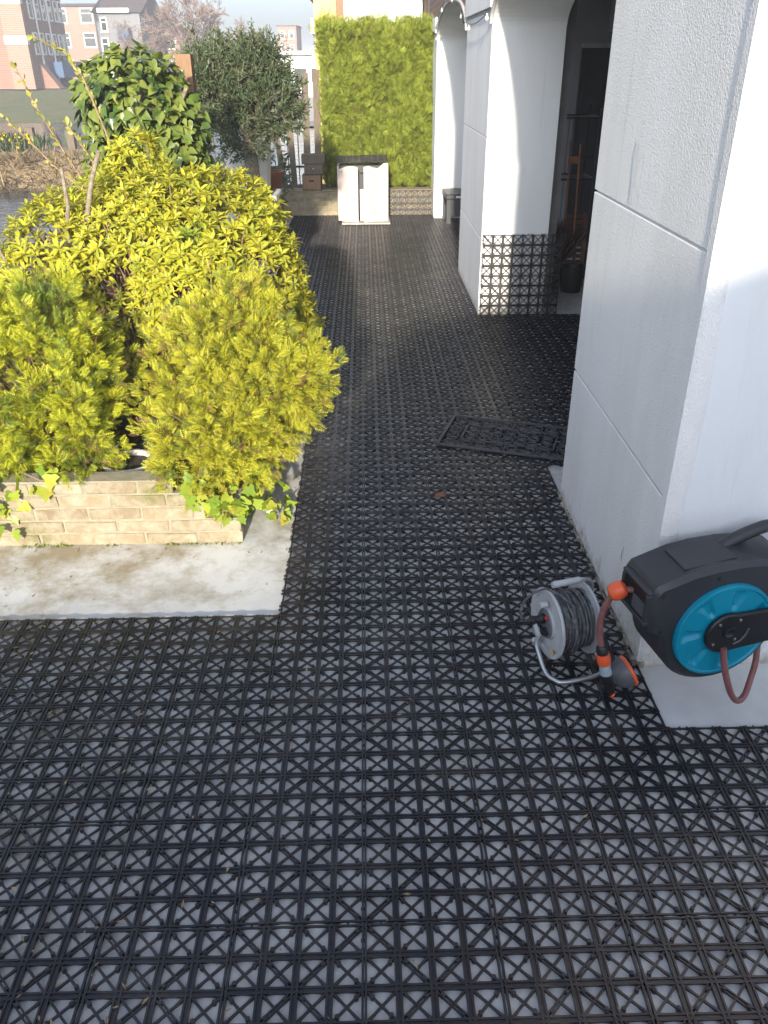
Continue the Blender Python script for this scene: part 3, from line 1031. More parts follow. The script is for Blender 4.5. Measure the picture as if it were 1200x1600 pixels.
for pi_, (a, b) in enumerate(PIERS):
    xb = 3.9 if pi_ == 0 else XB
    core = MB().box(XF + 0.0085, xb, a, b, 0.0, 2.06).build("pillar", 'smooth_white', house)
    if pi_ == 0:
        groove_blocks(a + 0.012, b + 0.012, [0.61, 1.318], core)
        # thick rough corner bead up the near edge
        bead = MB()
        zz = np.linspace(0.0, 2.06, 42)
        ring = []
        for z in zz:
            j = [0.004 * math.sin(z * 9) + random.gauss(0, 0.0012) for _ in range(3)]
            ring.append([(XF - 0.003, a + 0.040 + j[0], z), (XF - 0.004, a - 0.002, z), (XF + 0.004, a - 0.006, z), (XF + 0.050 + j[1], a - 0.006, z), (XF + 0.058 + j[1], a + 0.002, z)])
        V = [p for r in ring for p in r]
        F = [(i * 5 + k, i * 5 + k + 1, (i + 1) * 5 + k + 1, (i + 1) * 5 + k) for i in range(len(zz) - 1) for k in range(4)]
        bead.add(V, F)
        bead.build("corner_bead", 'stucco', core, 50)
        sl = MB()
        for k in range(26):
            y = a - 0.01 + k * (b - a + 0.03) / 26
            w = 0.006 + random.uniform(0, 0.012)
            sl.box(XF - w, XF + 0.02, y, y + (b - a + 0.03) / 26 + 0.001 * (k % 2), 0.0005, 0.012 + random.uniform(0, 0.012))
        sl.build("base_seal", 'sealant', core)
        # chips in the stucco and a plastered patch
        for (y, z, l) in ((2.36, 0.225, 0.06), (2.27, 0.20, 0.055)):
            MB().tube([(XF - 0.0002, y, z), (XF - 0.0008, y + 0.004, z + l * .4), (XF - 0.0002, y - 0.003, z + l)], 0.0022, 5, radii=[.001, .0024, .0008]).build("crack", 'crack_shadow', core)
        pm = MB()
        pm.add([(XF - 0.002, 2.80 + 0.02 * math.cos(t) * (1 + .3 * math.sin(3 * t)), 1.43 + 0.10 * math.sin(t)) for t in np.linspace(0, 2 * math.pi, 15)[:-1]] , [tuple(range(14))])
        pm.build("filled_patch", 'smooth_white', core)
    else:
        groove_blocks(a + 0.002, b, [0.575, 1.275], core)
        MB().box(XF - 0.022, XF + 0.06, a - 0.012, b + 0.012, 2.062, 2.20, 0.004).build("capital", 'stucco', core)
        MB().box(XF - 0.006, XF + 0.05, a - 0.004, b + 0.004, 2.045, 2.0615).build("capital_shadow_line", 'crack_shadow', core)  # dark strip painted in as the shadow line under the capital
    # inner pilaster inside the loggia, coloured grey to stand in for interior shade
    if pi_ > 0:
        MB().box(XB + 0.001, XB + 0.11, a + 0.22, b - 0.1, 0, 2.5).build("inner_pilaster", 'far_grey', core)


def arch_z(y):
    for (a, b) in ARCHES:
        if a < y < b:
            mid, hf = (a + b) / 2, (b - a) / 2
            return SPRING + RISE * math.sqrt(max(0, 1 - ((y - mid) / hf) ** 2))
    return None


ys = [2.07, 3.249]
for (a, b) in ARCHES:
    ys += [(a + b) / 2 - (b - a) / 2 * math.cos(t) for t in np.linspace(0.0, math.pi, 41)]
    ys += [b + 0.0005]
ys += [7.799, 12.3]
ys = sorted(set(round(y, 5) for y in ys))
TOPZ = 5.4
zb = [arch_z(y) if arch_z(y) is not None else (SPRING if any(abs(y - e) < 0.002 for ab in ARCHES for e in ab) else 2.065) for y in ys]
V, F = [], []
for y, z in zip(ys, zb):
    V += [(XF + 0.004, y, z), (XF + 0.004, y, TOPZ), (XB, y, z), (XB, y, TOPZ)]
for i in range(len(ys) - 1):
    a, c = i * 4, (i + 1) * 4
    F += [(a, a + 1, c + 1, c), (a + 2, c + 2, c + 3, a + 3), (a + 1, a + 3, c + 3, c + 1)]
F += [(0, 2, 3, 1), (len(V) - 4, len(V) - 3, len(V) - 1, len(V) - 2)]
MB().add(V, F).build("upper_wall", 'house_brick', house)
MB().box(XB, 3.9, 2.072, 2.3, 2.061, TOPZ).build("gable_wall", 'house_brick', house)
MB().box(XF - 0.35, 4.3, 1.8, 12.6, TOPZ, TOPZ + 0.15).build("roof", 'roof', house)
for (a, b) in ARCHES:
    tt = np.linspace(0, math.pi, 41)
    mid, hf = (a + b) / 2, (b - a) / 2
    V, F = [], []
    for t in tt:
        y, z = mid - hf * math.cos(t), SPRING + RISE * math.sin(t)
        z -= 0.004
        V += [(XF + 0.002, y, z), (XB + 0.002, y, z)]
    F = [(2 * i, 2 * i + 1, 2 * i + 3, 2 * i + 2) for i in range(len(tt) - 1)]
    MB().add(V, F).build("arch_soffit", 'smooth_white', house)
    trim = MB()
    trim.tube([(XF - 0.006, mid - hf * math.cos(t), SPRING + RISE * math.sin(t) + 0.012) for t in tt], 0.016, 6)
    trim.build("arch_trim", 'white_wood', house, 40)
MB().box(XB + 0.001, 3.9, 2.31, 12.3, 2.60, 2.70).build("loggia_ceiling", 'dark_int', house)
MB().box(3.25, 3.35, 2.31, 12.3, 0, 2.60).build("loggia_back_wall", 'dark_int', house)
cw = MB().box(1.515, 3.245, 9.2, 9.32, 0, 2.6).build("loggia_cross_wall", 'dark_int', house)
dr = MB().box(2.20, 2.62, 9.15, 9.198, 0.0, 1.86).build("door", 'dark_door', house)
MB().box(2.25, 2.42, 9.135, 9.149, 0.85, 1.70).build("pane", 'glass_dark', dr)
MB().box(2.45, 2.58, 9.135, 9.149, 0.85, 1.70).build("pane", 'glass_dark', dr)
MB().box(2.19, 2.63, 9.12, 9.149, 1.861, 1.90).build("lintel", 'white_wood', dr)
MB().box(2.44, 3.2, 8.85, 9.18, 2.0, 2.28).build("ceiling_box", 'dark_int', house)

# string of clear bulbs along the arches
fl = thing("fairy_lights", (0.88, 9.0, 2.1), "string of small clear bulbs hung along the arches", "string lights")
wire = MB()
pts = []
for t in np.linspace(0.1, math.pi - .1, 24):
    pts.append((XF - 0.03, 9.35 - 1.5 * math.cos(t), SPRING + 0.02 + RISE * math.sin(t) + 0.012 * math.sin(t * 11)))
pts = pts[::-1]
pts += [(XF - 0.035, 7.7 - k * 0.17, 2.03 - 0.035 * math.sin(math.pi * k / 8)) for k in range(9)]
wire.tube(pts, 0.004, 4)
wire.build("wire", 'black_plastic', fl)
for k in range(2, len(pts), 6):
    p = pts[k]
    bl = MB().lathe([(0.005, 0.0), (0.006, -0.012), (0.012, -0.022), (0.013, -0.034), (0.004, -0.044)], p, (0, 0, 1), 8).build("bulb", 'bulb', fl, 40)

# ---- lattice tiles standing against the second pillar, and against the far wall
def lone_tile(loc, rot, label, group):
    o = bpy.data.objects.new("lattice_tile", TILE)
    COL.objects.link(o)
    o.location = loc
    o.rotation_euler = rot
    return setp(o, label, "tile", group)


for ix, xn in ((0, "left"), (1, "right")):
    for iz, zn in ((0, "lower"), (1, "upper")):
        lone_tile((XF + 0.158 + ix * 0.300, 6.262 + iz * 0.010, 0.166 + iz * 0.2998), (R(90 - 2), 0, 0),
                  f"{zn} {xn} of four black lattice tiles leaning on the second white pillar", "lattice tiles standing on edge")
for ix, xn in ((0, "left"), (1, "right")):
    lone_tile((0.475 + ix * 0.301, 11.045, 0.166), (R(90 - 3), 0, 0), f"{xn} black lattice tile leaning on the brick wall beside pale box", "lattice tiles standing on edge")

# ---- things kept in the loggia
rk = thing("plant_rack", (1.82, 7.7, 0), "tall black metal rack with rails in the dim arcade", "rack")
for (x, y) in ((1.67, 7.5), (2.02, 7.5), (1.67, 7.9), (2.02, 7.9)):
    MB().tube([(x, y, 0), (x, y, 1.38)], 0.011, 6).build("post", 'black_metal', rk)
    MB().lathe([(0.004, 0), (0.016, 0.012), (0.016, 0.022), (0.003, 0.036)], (x, y, 1.38), n=8).build("finial", 'black_metal', rk, 40)
for z in (0.35, 0.85, 1.33):
    sh = MB()
    for y in (7.5, 7.9): sh.tube([(1.67, y, z), (2.02, y, z)], 0.009, 6)
    for x in (1.67, 2.02): sh.tube([(x, 7.5, z), (x, 7.9, z)], 0.009, 6)
    for k in range(1, 8): sh.tube([(1.67 + k * .044, 7.5, z), (1.67 + k * .044, 7.9, z)], 0.004, 5)
    sh.build("shelf", 'black_metal', rk)
ms = MB()
for k in range(9): ms.tube([(1.69 + k * .04, 7.91, 0.05), (1.69 + k * .04, 7.91, 1.3)], 0.003, 4)
ms.build("back_grille", 'black_metal', rk)
tr = thing("plant_trellis", (1.80, 7.30, 0), "narrow orange wooden trellis leaning in the dim arcade", "trellis")
for (a, b) in (((1.735, 7.18, 0.30), (1.765, 7.42, 1.16)), ((1.815, 7.18, 0.36), (1.85, 7.42, 1.14))):
    MB().tube([a, b], 0.008, 5).build("rail", 'orange_wood', tr)
MB().box(1.752, 1.846, 7.375, 7.390, 0.99, 1.045).build("crosspiece", 'orange_wood', tr)


def folding_chair(x0, x1, y, z0, z1, label, lean):
    c = thing("folding_chair", ((x0 + x1) / 2, y, 0), label, "chair", "folded wooden chairs in the arcade")
    for x in (x0, x1):
        MB().add([(x + sx * .014, y + sy * .016 + lean * t, z0 * (1 - t) + z1 * t) for t in (0, 1) for sy in (-1, 1) for sx in (-1, 1)],
                 [(0, 2, 3, 1), (4, 5, 7, 6), (0, 1, 5, 4), (2, 6, 7, 3), (0, 4, 6, 2), (1, 3, 7, 5)]).build("frame_rail", 'wood_red', c)
    k = 0
    z = z0 + 0.10
    while z < z1 - .03:
        t = (z - z0) / (z1 - z0)
        MB().box(x0 + .0145, x1 - .0145, y - .010 + lean * t, y + .008 + lean * t, z, z + 0.030, .003).build("slat", 'wood_red', c)
        z += 0.046


folding_chair(1.765, 1.93, 7.22, 0.0, 0.60, "dark red wooden folding chair under the orange trellis", 0.10)
folding_chair(1.965, 2.20, 7.05, 0.0, 0.74, "taller red slatted folding chair beside the near white pier", 0.10)
bk = thing("plant_bucket", (1.82, 7.02, 0), "black plastic bucket on pale floor of the arcade", "bucket")
MB().lathe([(0.085, 0.0), (0.11, 0.20), (0.115, 0.20), (0.115, 0.215), (0.10, 0.215), (0.095, 0.16)], (1.80, 7.05, 0), n=18).build("body", 'black_plastic', bk, 40)
MB().lathe([(0.095, 0.155), (0.01, 0.165)], (1.80, 7.05, 0), n=18).build("soil", 'soil', bk)
bx = thing("storage_box", (1.97, 6.80, 0), "dark storage box at the foot of the near pier", "box")
MB().box(1.90, 2.15, 6.72, 6.95, 0.0, 0.20, 0.012).build("body", 'charcoal', bx)
MB().box(1.89, 2.16, 6.71, 6.96, 0.201, 0.225, 0.008).build("lid", 'charcoal', bx)
dg = thing("dried_plant", (1.62, 7.2, 0), "dried purple-brown grass plant in a dark pot in the arcade", "plant")
MB().lathe([(0.07, 0), (0.10, 0.17), (0.09, 0.17), (0.08, 0.13)], (1.65, 7.15, 0), n=14).build("pot", 'black_plastic', dg, 40)
n = 260
pos = np.tile(np.array([[1.65, 7.15, 0.15]]), (n, 1)) + rng.normal(0, 0.03, (n, 3)) * np.array([1, 1, .2])
d = np.c_[rng.normal(0, .32, n), rng.normal(0, .32, n), np.ones(n)]
tv, tf = thin_leaf_template(0.012)
V, T = scatter(tv, tf, pos, frames(d, rdirs(n)), rng.uniform(0.25, 0.5, n))
tri_obj("foliage", V, T, 'dry_grass', dg, kind='stuff')

bn = thing("storage_bench", (1.2, 10.55, 0), "dark grey bench under the far arch", "bench")
MB().box(1.0, 1.75, 10.30, 10.86, 0.30, 0.36, 0.01).build("seat", 'charcoal', bn)
for (x, y) in ((1.04, 10.33), (1.04, 10.82), (1.70, 10.33), (1.70, 10.82)):
    MB().box(x - .025, x + .025, y - .025, y + .025, 0.018, 0.2995).build("leg", 'charcoal', bn)
MB().box(1.07, 1.67, 10.32, 10.34, 0.10, 0.2992).build("apron", 'charcoal', bn)
MB().box(1.12, 1.22, 10.292, 10.2985, 0.318, 0.342).build("sticker", 'label_white', bn)

# ================================================================== FAR END: wall, hedge, fence, crates, pale box
BR_W, BR_H, BR_D = 0.205, 0.050, 0.098


def brick_mesh(seed, w=BR_W, d=BR_D, h=BR_H):
    rr = random.Random(seed)
    b = MB().box(-w / 2, w / 2, -d / 2, d / 2, 0, h, 0.004)
    V = [(x + rr.gauss(0, .0012), y + rr.gauss(0, .0012), z + rr.gauss(0, .0009)) for x, y, z in b.V]
    me = make_mesh("brick", V, b.F)
    me.materials.append(M['brick'])
    return me


BRICKS = [brick_mesh(s) for s in range(6)]
HALF = [brick_mesh(s + 20, 0.098) for s in range(3)]


def lay_wall(parent, x0, x1, y, courses, along='x', z0=0.004, ends=None, jit=0.002):
    """courses of single bricks with recessed mortar; ends(c) gives the x where course c stops"""
    off = wloc(parent)
    pitch, rise = BR_W + 0.010, BR_H + 0.009
    for c in range(courses):
        s = x0 - (pitch / 2 if c % 2 else 0)
        lim = ends(c) if ends else x1
        while s < lim - 0.05:
            e = min(s + BR_W, lim)
            a = max(s, x0)
            w = e - a
            if w > 0.05:
                me = random.choice(BRICKS)
                o = bpy.data.objects.new("brick", me)
                COL.objects.link(o)
                o.parent = parent
                ctr = (a + e) / 2
                p = (ctr, y + random.uniform(-jit, jit), z0 + c * rise) if along == 'x' else (y + random.uniform(-jit, jit), ctr, z0 + c * rise)
                o.location = Vector(p) - Vector(off)
                o.scale = (w / BR_W, 1, 1)
                o.rotation_euler = (0, 0, (0 if along == 'x' else math.pi / 2) + random.gauss(0, .004))
            s += pitch
    return rise


lw = thing("low_brick_wall", (0, 11.2, 0), "low yellow brick wall under the hedge at the far end", "wall")
MB().box(-1.30, 0.995, 11.095, 11.30, 0.0, 0.300).build("mortar_core", 'mortar', lw)
lay_wall(lw, -1.28, 0.99, 11.14, 5)
MB().box(-1.30, 0.995, 11.08, 11.32, 0.301, 0.318, 0.004).build("coping", 'brick', lw)
MB().box(-2.0, 0.995, 11.3205, 12.0, 0.0, 0.28).build("soil", 'soil', lw)

# hedge
hg = thing("thuja_hedge", (0.25, 11.7, 0.28), "tall clipped yellow-green conifer hedge behind the pale box", "hedge")
n = 15000
u = rng.uniform(0, 1, n)
P = np.c_[rng.uniform(-0.46, 0.99, n), 11.42 + rng.exponential(0.07, n), rng.uniform(0.30, 2.12, n)]
top = rng.uniform(0, 1, n) < 0.16
P[top, 1] = rng.uniform(11.4, 11.95, top.sum()); P[top, 2] = 2.02 + 0.03 * np.sin(P[top, 0] * 11) + rng.normal(0, .06, top.sum())
side = rng.uniform(0, 1, n) < 0.12
P[side, 0] = -0.45 + rng.normal(0, .03, side.sum()); P[side, 1] = rng.uniform(11.4, 11.95, side.sum())
bulge = 0.08 * np.sin(P[:, 0] * 9 + P[:, 2] * 4) + 0.04 * np.sin(P[:, 0] * 23 + 1) * np.sin(P[:, 2] * 19) + 0.05 * np.sin(P[:, 2] * 7 - P[:, 0] * 5)
P[:, 1] += bulge
sh_ = rng.uniform(0, 1, n) < 0.03                       # stray shoots along the outline
P[sh_, 2] = rng.uniform(2.05, 2.20, sh_.sum()); P[sh_, 1] = rng.uniform(11.45, 11.9, sh_.sum())
N = np.c_[rng.normal(0, .45, n), -0.8 + rng.normal(0, .3, n), 0.75 + rng.normal(0, .4, n)]
tv, tf = spray_template(5, 0.035)
V, T = scatter(tv, tf, P, frames(N, rdirs(n)), rng.uniform(0.07, 0.14, n))
tri_obj("foliage", V, T, 'hedge', hg, kind='stuff')
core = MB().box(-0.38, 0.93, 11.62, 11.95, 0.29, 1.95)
core.build("dark_core", 'soil', hg)  # solid dark block added for the hedge's dark interior
for x in (-0.2, 0.25, 0.7):
    MB().tube([(x, 11.6, 0.27), (x + .02, 11.6, 1.9)], 0.025, 6).build("trunk", 'bark', hg)

# fence boards and metal railing
for x, z1, ln, lb in ((-0.72, 1.64, 0.02, "left of three tall weathered fence boards beside the hedge"), (-0.575, 1.67, 0.015, "middle of three tall weathered fence boards beside the hedge"),
                      (-0.435, 1.66, 0.02, "right of three tall weathered fence boards, touching the hedge")):
    post("fence_board", x, 11.52, 0.28, z1, 0.085, 'wood_grey', lb, "board", "tall weathered fence boards", ln, 0.022)
for x, z1, ln, lb in ((-1.02, 1.45, -0.16, "grey fence stake leaning left behind the olive tree"), (-0.90, 1.52, -0.05, "upright grey fence stake nearest the olive tree crown")):
    post("fence_stake", x, 11.62, 0.20, z1, 0.075, 'wood_grey', lb, "stake", "grey stakes behind the olive tree", ln, 0.03)
rl = thing("metal_railing", (-1.3, 11.85, 0.0), "black metal railing above the canal behind the fence boards", "railing")
for z in (1.0, 0.52):
    MB().tube([(-2.3, 11.85, z), (-0.45, 11.85, z)], 0.016, 6).build("rail", 'black_metal', rl)
for k in range(13):
    MB().tube([(-2.25 + k * 0.14, 11.85, 0.0), (-2.25 + k * 0.14, 11.85, 1.0)], 0.008, 5).build("bar", 'black_metal', rl)


def crate(x0, x1, y0, y1, z0, z1, label, feature):
    c = thing("wooden_crate", ((x0 + x1) / 2, (y0 + y1) / 2, z0), label, "crate", "wooden crates stacked on the wall")
    MB().box(x0, x1, y0 + 0.012, y1, z0, z1, 0.004).build("body", 'wood_grey', c)
    MB().box(x0 + .006, x1 - .006, y0, y0 + .0118, z0 + .008, z1 - .008, 0.003).build("front_board", 'wood_grey' if feature != 'slot' else 'wood_brown', c)
    xm, zm = (x0 + x1) / 2, (z0 + z1) / 2
    if feature == 'slot':
        MB().box(xm - .03, xm + .03, y0 - .003, y0 - .0002, zm + .012, zm + .034).build("hand_slot", 'black_plastic', c)
    if feature == 'knob':
        MB().lathe([(0.008, 0), (0.014, 0.012), (0.004, 0.02)], (xm, y0 - .0002, zm + .015), (0, -1, 0), 8).build("knob", 'steel', c)


crate(-0.765, -0.525, 11.06, 11.30, 0.319, 0.50, "brown lowest crate with dark hand slot on the brick wall", 'slot')
crate(-0.735, -0.495, 11.08, 11.30, 0.501, 0.62, "middle wooden drawer box with small knob in the stack", 'knob')
crate(-0.765, -0.465, 11.10, 11.30, 0.621, 0.735, "topmost flat wooden box of the stack by the fence", '')

# pale box with two open flaps, a lattice tile lid
pb = thing("pale_cabinet", (0.0, 10.65, 0.0), "pale wooden cabinet with two half-open doors at the far end", "cabinet")
MB().box(-0.255, 0.335, 10.32, 10.95, 0.019, 0.036, 0.004).build("base_slab", 'concrete', pb)
MB().box(-0.28, 0.29, 10.56, 10.60, 0.037, 0.66).build("inner_frame", 'dark_door', pb)
MB().box(-0.30, -0.28, 10.53, 10.95, 0.037, 0.66).build("side_panel", 'panel', pb)
MB().box(0.291, 0.311, 10.53, 10.95, 0.037, 0.66).build("side_panel", 'panel', pb)
MB().box(-0.03, 0.015, 10.50, 10.53, 0.037, 0.40).build("centre_strip", 'far_white', pb)


def door_panel(xa, ya, xb_, yb, prof, label):
    ux, uy = xb_ - xa, yb - ya
    L = math.hypot(ux, uy)
    u = (ux / L, uy / L, 0)
    fr = ((xa, ya, 0), u, (-uy / L, ux / L, 0), (0, 0, 1))
    o = MB(fr).prism([(0, 0.037), (L, 0.037)] + [(L * s, z) for s, z in prof], 0, 0.014, bev=0.002).build("door", 'panel', pb, label=label)
    for s in (0.25, 0.72):
        MB(fr).prism([(L * s - .007 + .007 * math.cos(t) , 0.60 + .007 * math.sin(t)) for t in np.linspace(0, 2 * math.pi, 9)[:-1]], -0.004, -0.0003).build("screw", 'mid_grey', o)


door_panel(-0.30, 10.51, -0.055, 10.37, [(1, 0.660), (0.75, 0.672), (0.45, 0.662), (0.12, 0.632), (0, 0.628)], "left door leaf with scalloped top")
door_panel(0.02, 10.37, 0.315, 10.49, [(1, 0.700), (0.8, 0.690), (0.58, 0.640), (0.42, 0.650), (0.2, 0.672), (0, 0.664)], "right door leaf with scalloped top")
hn = MB().tube([(-0.03, 10.49, 0.60), (0.01, 10.49, 0.60)], 0.012, 6).build("latch", 'mid_grey', pb)
for ix, xn in ((0, "left"), (1, "right")):
    lone_tile((-0.152 + ix * 0.31, 10.60, 0.702 + 0.004 * ix), (R(2), 0, 0), f"{xn} front lattice tile lying on top of the pale cabinet", "tiles on the cabinet")
    lone_tile((-0.152 + ix * 0.31, 10.902, 0.712 + 0.004 * ix), (R(2), 0, 0), f"{xn} rear lattice tile lying on top of the pale cabinet", "tiles on the cabinet")

# ================================================================== PLANTER
pl = thing("brick_planter", (-1.2, 3.4, 0), "low weathered brick planter holding the golden shrubs", "planter")
PX = -0.502
def pl_end(c): return [PX, PX, -0.64, -0.70, -0.76][c]
core = MB()
for c in range(5):
    core.box(-1.98, pl_end(c) - 0.006, 2.9012, 2.985 + 0.0005 * c, 0.0005 + c * 0.059, 0.0005 + (c + 1) * 0.059)
core.build("mortar_core", 'mortar', pl)
lay_wall(pl, -1.97, PX, 2.945, 5, ends=pl_end, jit=0.003)
core = MB()
for c in range(3):
    core.box(PX - 0.096, PX - 0.008, 3.0, 4.155, 0.0005 + c * 0.059, 0.0005 + (c + 1) * 0.059)
core.build("mortar_core", 'mortar', pl)
lay_wall(pl, 3.005, 4.15, PX - 0.051, 3, along='y', jit=0.003)
core = MB()
for c in range(3):
    core.box(-1.98, PX - 0.10, 4.06, 4.15, 0.0005 + c * 0.059, 0.0005 + (c + 1) * 0.059)
core.build("mortar_core", 'mortar', pl)
moss_n = 420
mp_ = np.c_[rng.uniform(-1.95, PX, moss_n), 2.893 - np.abs(rng.normal(0, .006, moss_n)), np.abs(rng.normal(0, .004, moss_n)) + .001]
mk_ = np.sin(mp_[:, 0] * 23) + np.sin(mp_[:, 0] * 9 + 1) > -0.2
mp_ = mp_[mk_]
tv, tf = leaf_template(0.4)
V, T = scatter(tv, tf, mp_, frames(rdirs(len(mp_)), rdirs(len(mp_))), rng.uniform(.004, .012, len(mp_)))
tri_obj("moss", V, T, 'conifer_old', pl, kind='stuff')
# uneven soil
V, F = [], []
nx, ny = 24, 20
for j in range(ny + 1):
    for i in range(nx + 1):
        x = -1.97 + (PX - 0.10 + 1.97) * i / nx
        y = 2.988 + 1.07 * j / ny
        V.append((x, y, 0.17 + 0.09 * max(0, min(1, (-0.62 - x) / 0.3)) + random.gauss(0, 0.007)))
for j in range(ny):
    for i in range(nx):
        a = j * (nx + 1) + i
        F.append((a, a + 1, a + nx + 2, a + nx + 1))
MB().add(V, F).build("soil", 'soil', pl, 60)
# loose broken brick lying on the corner
lb_ = MB().box(-0.60, -0.512, 2.91, 2.985, 0.1245, 0.152, 0.008).build("loose_brick", 'brick', None, label="broken brick end lying loose on the planter corner", cat="brick")
fp = thing("flower_pot", (-1.02, 3.06, 0.27), "white round pot rim half hidden between the two golden conifers", "pot")
MB().lathe([(0.075, 0.0), (0.105, 0.10), (0.112, 0.10), (0.112, 0.125), (0.100, 0.125), (0.092, 0.06)], (-0.99, 3.13, 0.155), n=22).build("body", 'white_pot', fp, 40)
MB().lathe([(0.093, 0.095), (0.01, 0.10)], (-0.99, 3.13, 0.155), n=22).build("soil", 'soil', fp)


# ================================================================== PLANTS
def conifer(base, blobs, label, mat, n_plumes, per=34, L=(0.024, 0.062), seed=1):
    t = thing("golden_conifer", base, label, "shrub", "golden conifers in the planter")
    P, N = blob_points(blobs, n_plumes, (0.62, 0.98), keep=lambda p: p[2] > 0.10)
    SP, SD = [], []
    st = MB()
    b0 = Vector(base)
    for p, nn in zip(P, N):
        axis = nn * 0.8 + np.array([0, -0.15, 0.55]) + rng.normal(0, .22, 3)
        axis /= np.linalg.norm(axis)
        PL = 0.05 + 0.15 * rng.uniform() ** 1.5
        s = rng.uniform(0, 1, per) ** 0.8
        side = rng.normal(0, 1, (per, 3)); side -= (side @ axis)[:, None] * axis; side /= np.linalg.norm(side, axis=1, keepdims=True)
        SP.append(p + axis * (s * PL)[:, None] + side * (0.024 * (1 - s * 0.6))[:, None])
        SD.append(axis * (0.45 + 0.5 * s)[:, None] + side * (0.85 * (1 - 0.4 * s))[:, None] + rng.normal(0, .25, (per, 3)))
        if rng.uniform() < 0.55:
            q = Vector(p)
            mid = b0.lerp(q, 0.55) + Vector((random.gauss(0, .03), random.gauss(0, .03), 0.04))
            st.tube([b0 + Vector((random.gauss(0, .03), random.gauss(0, .03), 0)), mid, q + Vector(axis) * PL * .7], 0.003, 4, radii=[0.008, 0.005, 0.0015])
    SP = np.concatenate(SP); SD = np.concatenate(SD)
    n = len(SP)
    tv, tf = spray_template(5, 0.019, 0.2, 46, 1)
    FRM = frames(SD, rdirs(n) + np.array([0, -.4, .4]))
    SC = rng.uniform(*L, n)
    cls = rng.uniform(0, 1, n)
    nv, ntf = len(tv), len(tf)
    for nm, lo, hi, mm in (("foliage", 0, .78, mat), ("green_foliage", .78, .95, 'conifer_old'), ("brown_foliage", .95, 1.01, 'conifer_dead')):
        k = np.where((cls >= lo) & (cls < hi))[0]
        Vk, Tk = scatter(tv, tf, SP[k], FRM[k], SC[k])
        tri_obj(nm, Vk, Tk, mm, t, kind='stuff')
    st.build("stems", 'twig', t)
    return t


conifer((-0.56, 3.32, 0.18), [((-0.57, 3.30, 0.50), (0.27, 0.28, 0.33)), ((-0.43, 3.28, 0.60), (0.18, 0.2, 0.17)), ((-0.66, 3.07, 0.33), (0.19, 0.12, 0.19)), ((-0.50, 3.42, 0.78), (0.14, 0.15, 0.10)), ((-0.29, 3.22, 0.57), (0.09, 0.09, 0.06)), ((-0.40, 3.14, 0.38), (0.12, 0.1, 0.1)), ((-0.36, 3.4, 0.72), (0.08, 0.1, 0.08))],
        "golden conifer at the planter corner, browner and leaning over the tiles", 'conifer', 410, 40)
conifer((-1.34, 3.30, 0.26), [((-1.36, 3.28, 0.55), (0.31, 0.30, 0.33)), ((-1.20, 3.08, 0.44), (0.16, 0.14, 0.22)), ((-1.50, 3.2, 0.50), (0.28, 0.25, 0.32)), ((-1.30, 3.35, 0.82), (0.15, 0.15, 0.09))],
        "bright yellow-green conifer at the left edge of the planter", 'conifer_g', 410, 40)

# broad golden shrub with leaf rosettes
eu_base = (-0.95, 3.85, 0.17)
eu = thing("golden_broadleaf_shrub", eu_base, "large golden shrub of leaf rosettes behind the two conifers", "shrub")
blobs = [((-0.95, 4.22, 0.80), (0.62, 0.50, 0.50)), ((-0.82, 3.92, 0.76), (0.30, 0.22, 0.26)), ((-0.90, 4.02, 0.98), (0.26, 0.20, 0.17)), ((-0.98, 4.10, 1.10), (0.2, 0.2, 0.14)), ((-0.54, 4.08, 0.72), (0.28, 0.30, 0.36)), ((-1.45, 4.2, 0.78), (0.34, 0.4, 0.40)), ((-0.78, 4.5, 1.02), (0.36, 0.36, 0.24)), ((-1.2, 4.6, 1.0), (0.4, 0.3, 0.28)), ((-0.40, 4.2, 0.50), (0.18, 0.2, 0.24)),
         ((-1.12, 4.45, 1.28), (0.13, 0.13, 0.17))]
nR = 3400
P, N = blob_points(blobs, nR, (0.80, 1.04), keep=lambda p: p[2] > 0.28 and p[1] < 5.0)
LP, LD, LU, LS = [], [], [], []
st = MB()
b0 = Vector(eu_base)
for p, nn in zip(P, N):
    ax = nn * 0.7 + np.array([0, -0.15, 0.7]) + rng.normal(0, .18, 3)
    ax /= np.linalg.norm(ax)
    a1 = np.cross(ax, [0.3, 0.9, 0.1]); a1 /= np.linalg.norm(a1); a2 = np.cross(ax, a1)
    k = rng.integers(7, 13)
    size = 0.030 + 0.042 * rng.uniform() ** 0.8
    for j in range(k):
        an = 2.4 * j + rng.uniform(-.25, .25)
        el = 0.25 + 0.9 * (j / k) + rng.normal(0, .12)
        dr_ = (a1 * math.cos(an) + a2 * math.sin(an)) * math.cos(el) + ax * math.sin(el)
        LP.append(p + ax * (0.012 * j / k)); LD.append(dr_); LU.append(ax); LS.append(size * rng.uniform(.75, 1.15) * (1 - .25 * j / k))
    if rng.uniform() < 0.22:
        q = Vector(p)
        mid = b0.lerp(q, 0.6) + Vector((random.gauss(0, .05), random.gauss(0, .05), random.gauss(0, .03)))
        st.tube([b0.lerp(Vector((q.x, q.y, b0.z)), .35), mid, q], 0.003, 4, radii=[0.007, 0.0045, 0.002])
st.build("stems", 'twig', eu)
LP, LD, LU, LS = map(np.array, (LP, LD, LU, LS))
tv, tf = leaf_template(0.145, 0.05, 0.26)
fr = frames(LD, LU)
pick = frontmost(LP, 300)
leafm = make_mesh("leaf", tv, tf); leafm.materials.append(M['euonymus'])
instance_leaves(eu, "leaf", leafm, None, LP[pick], fr[pick], LS[pick])
rest = np.setdiff1d(np.arange(len(LP)), pick)
V, T = scatter(tv, tf, LP[rest], fr[rest], LS[rest])
tri_obj("foliage", V, T, 'euonymus', eu, kind='stuff')
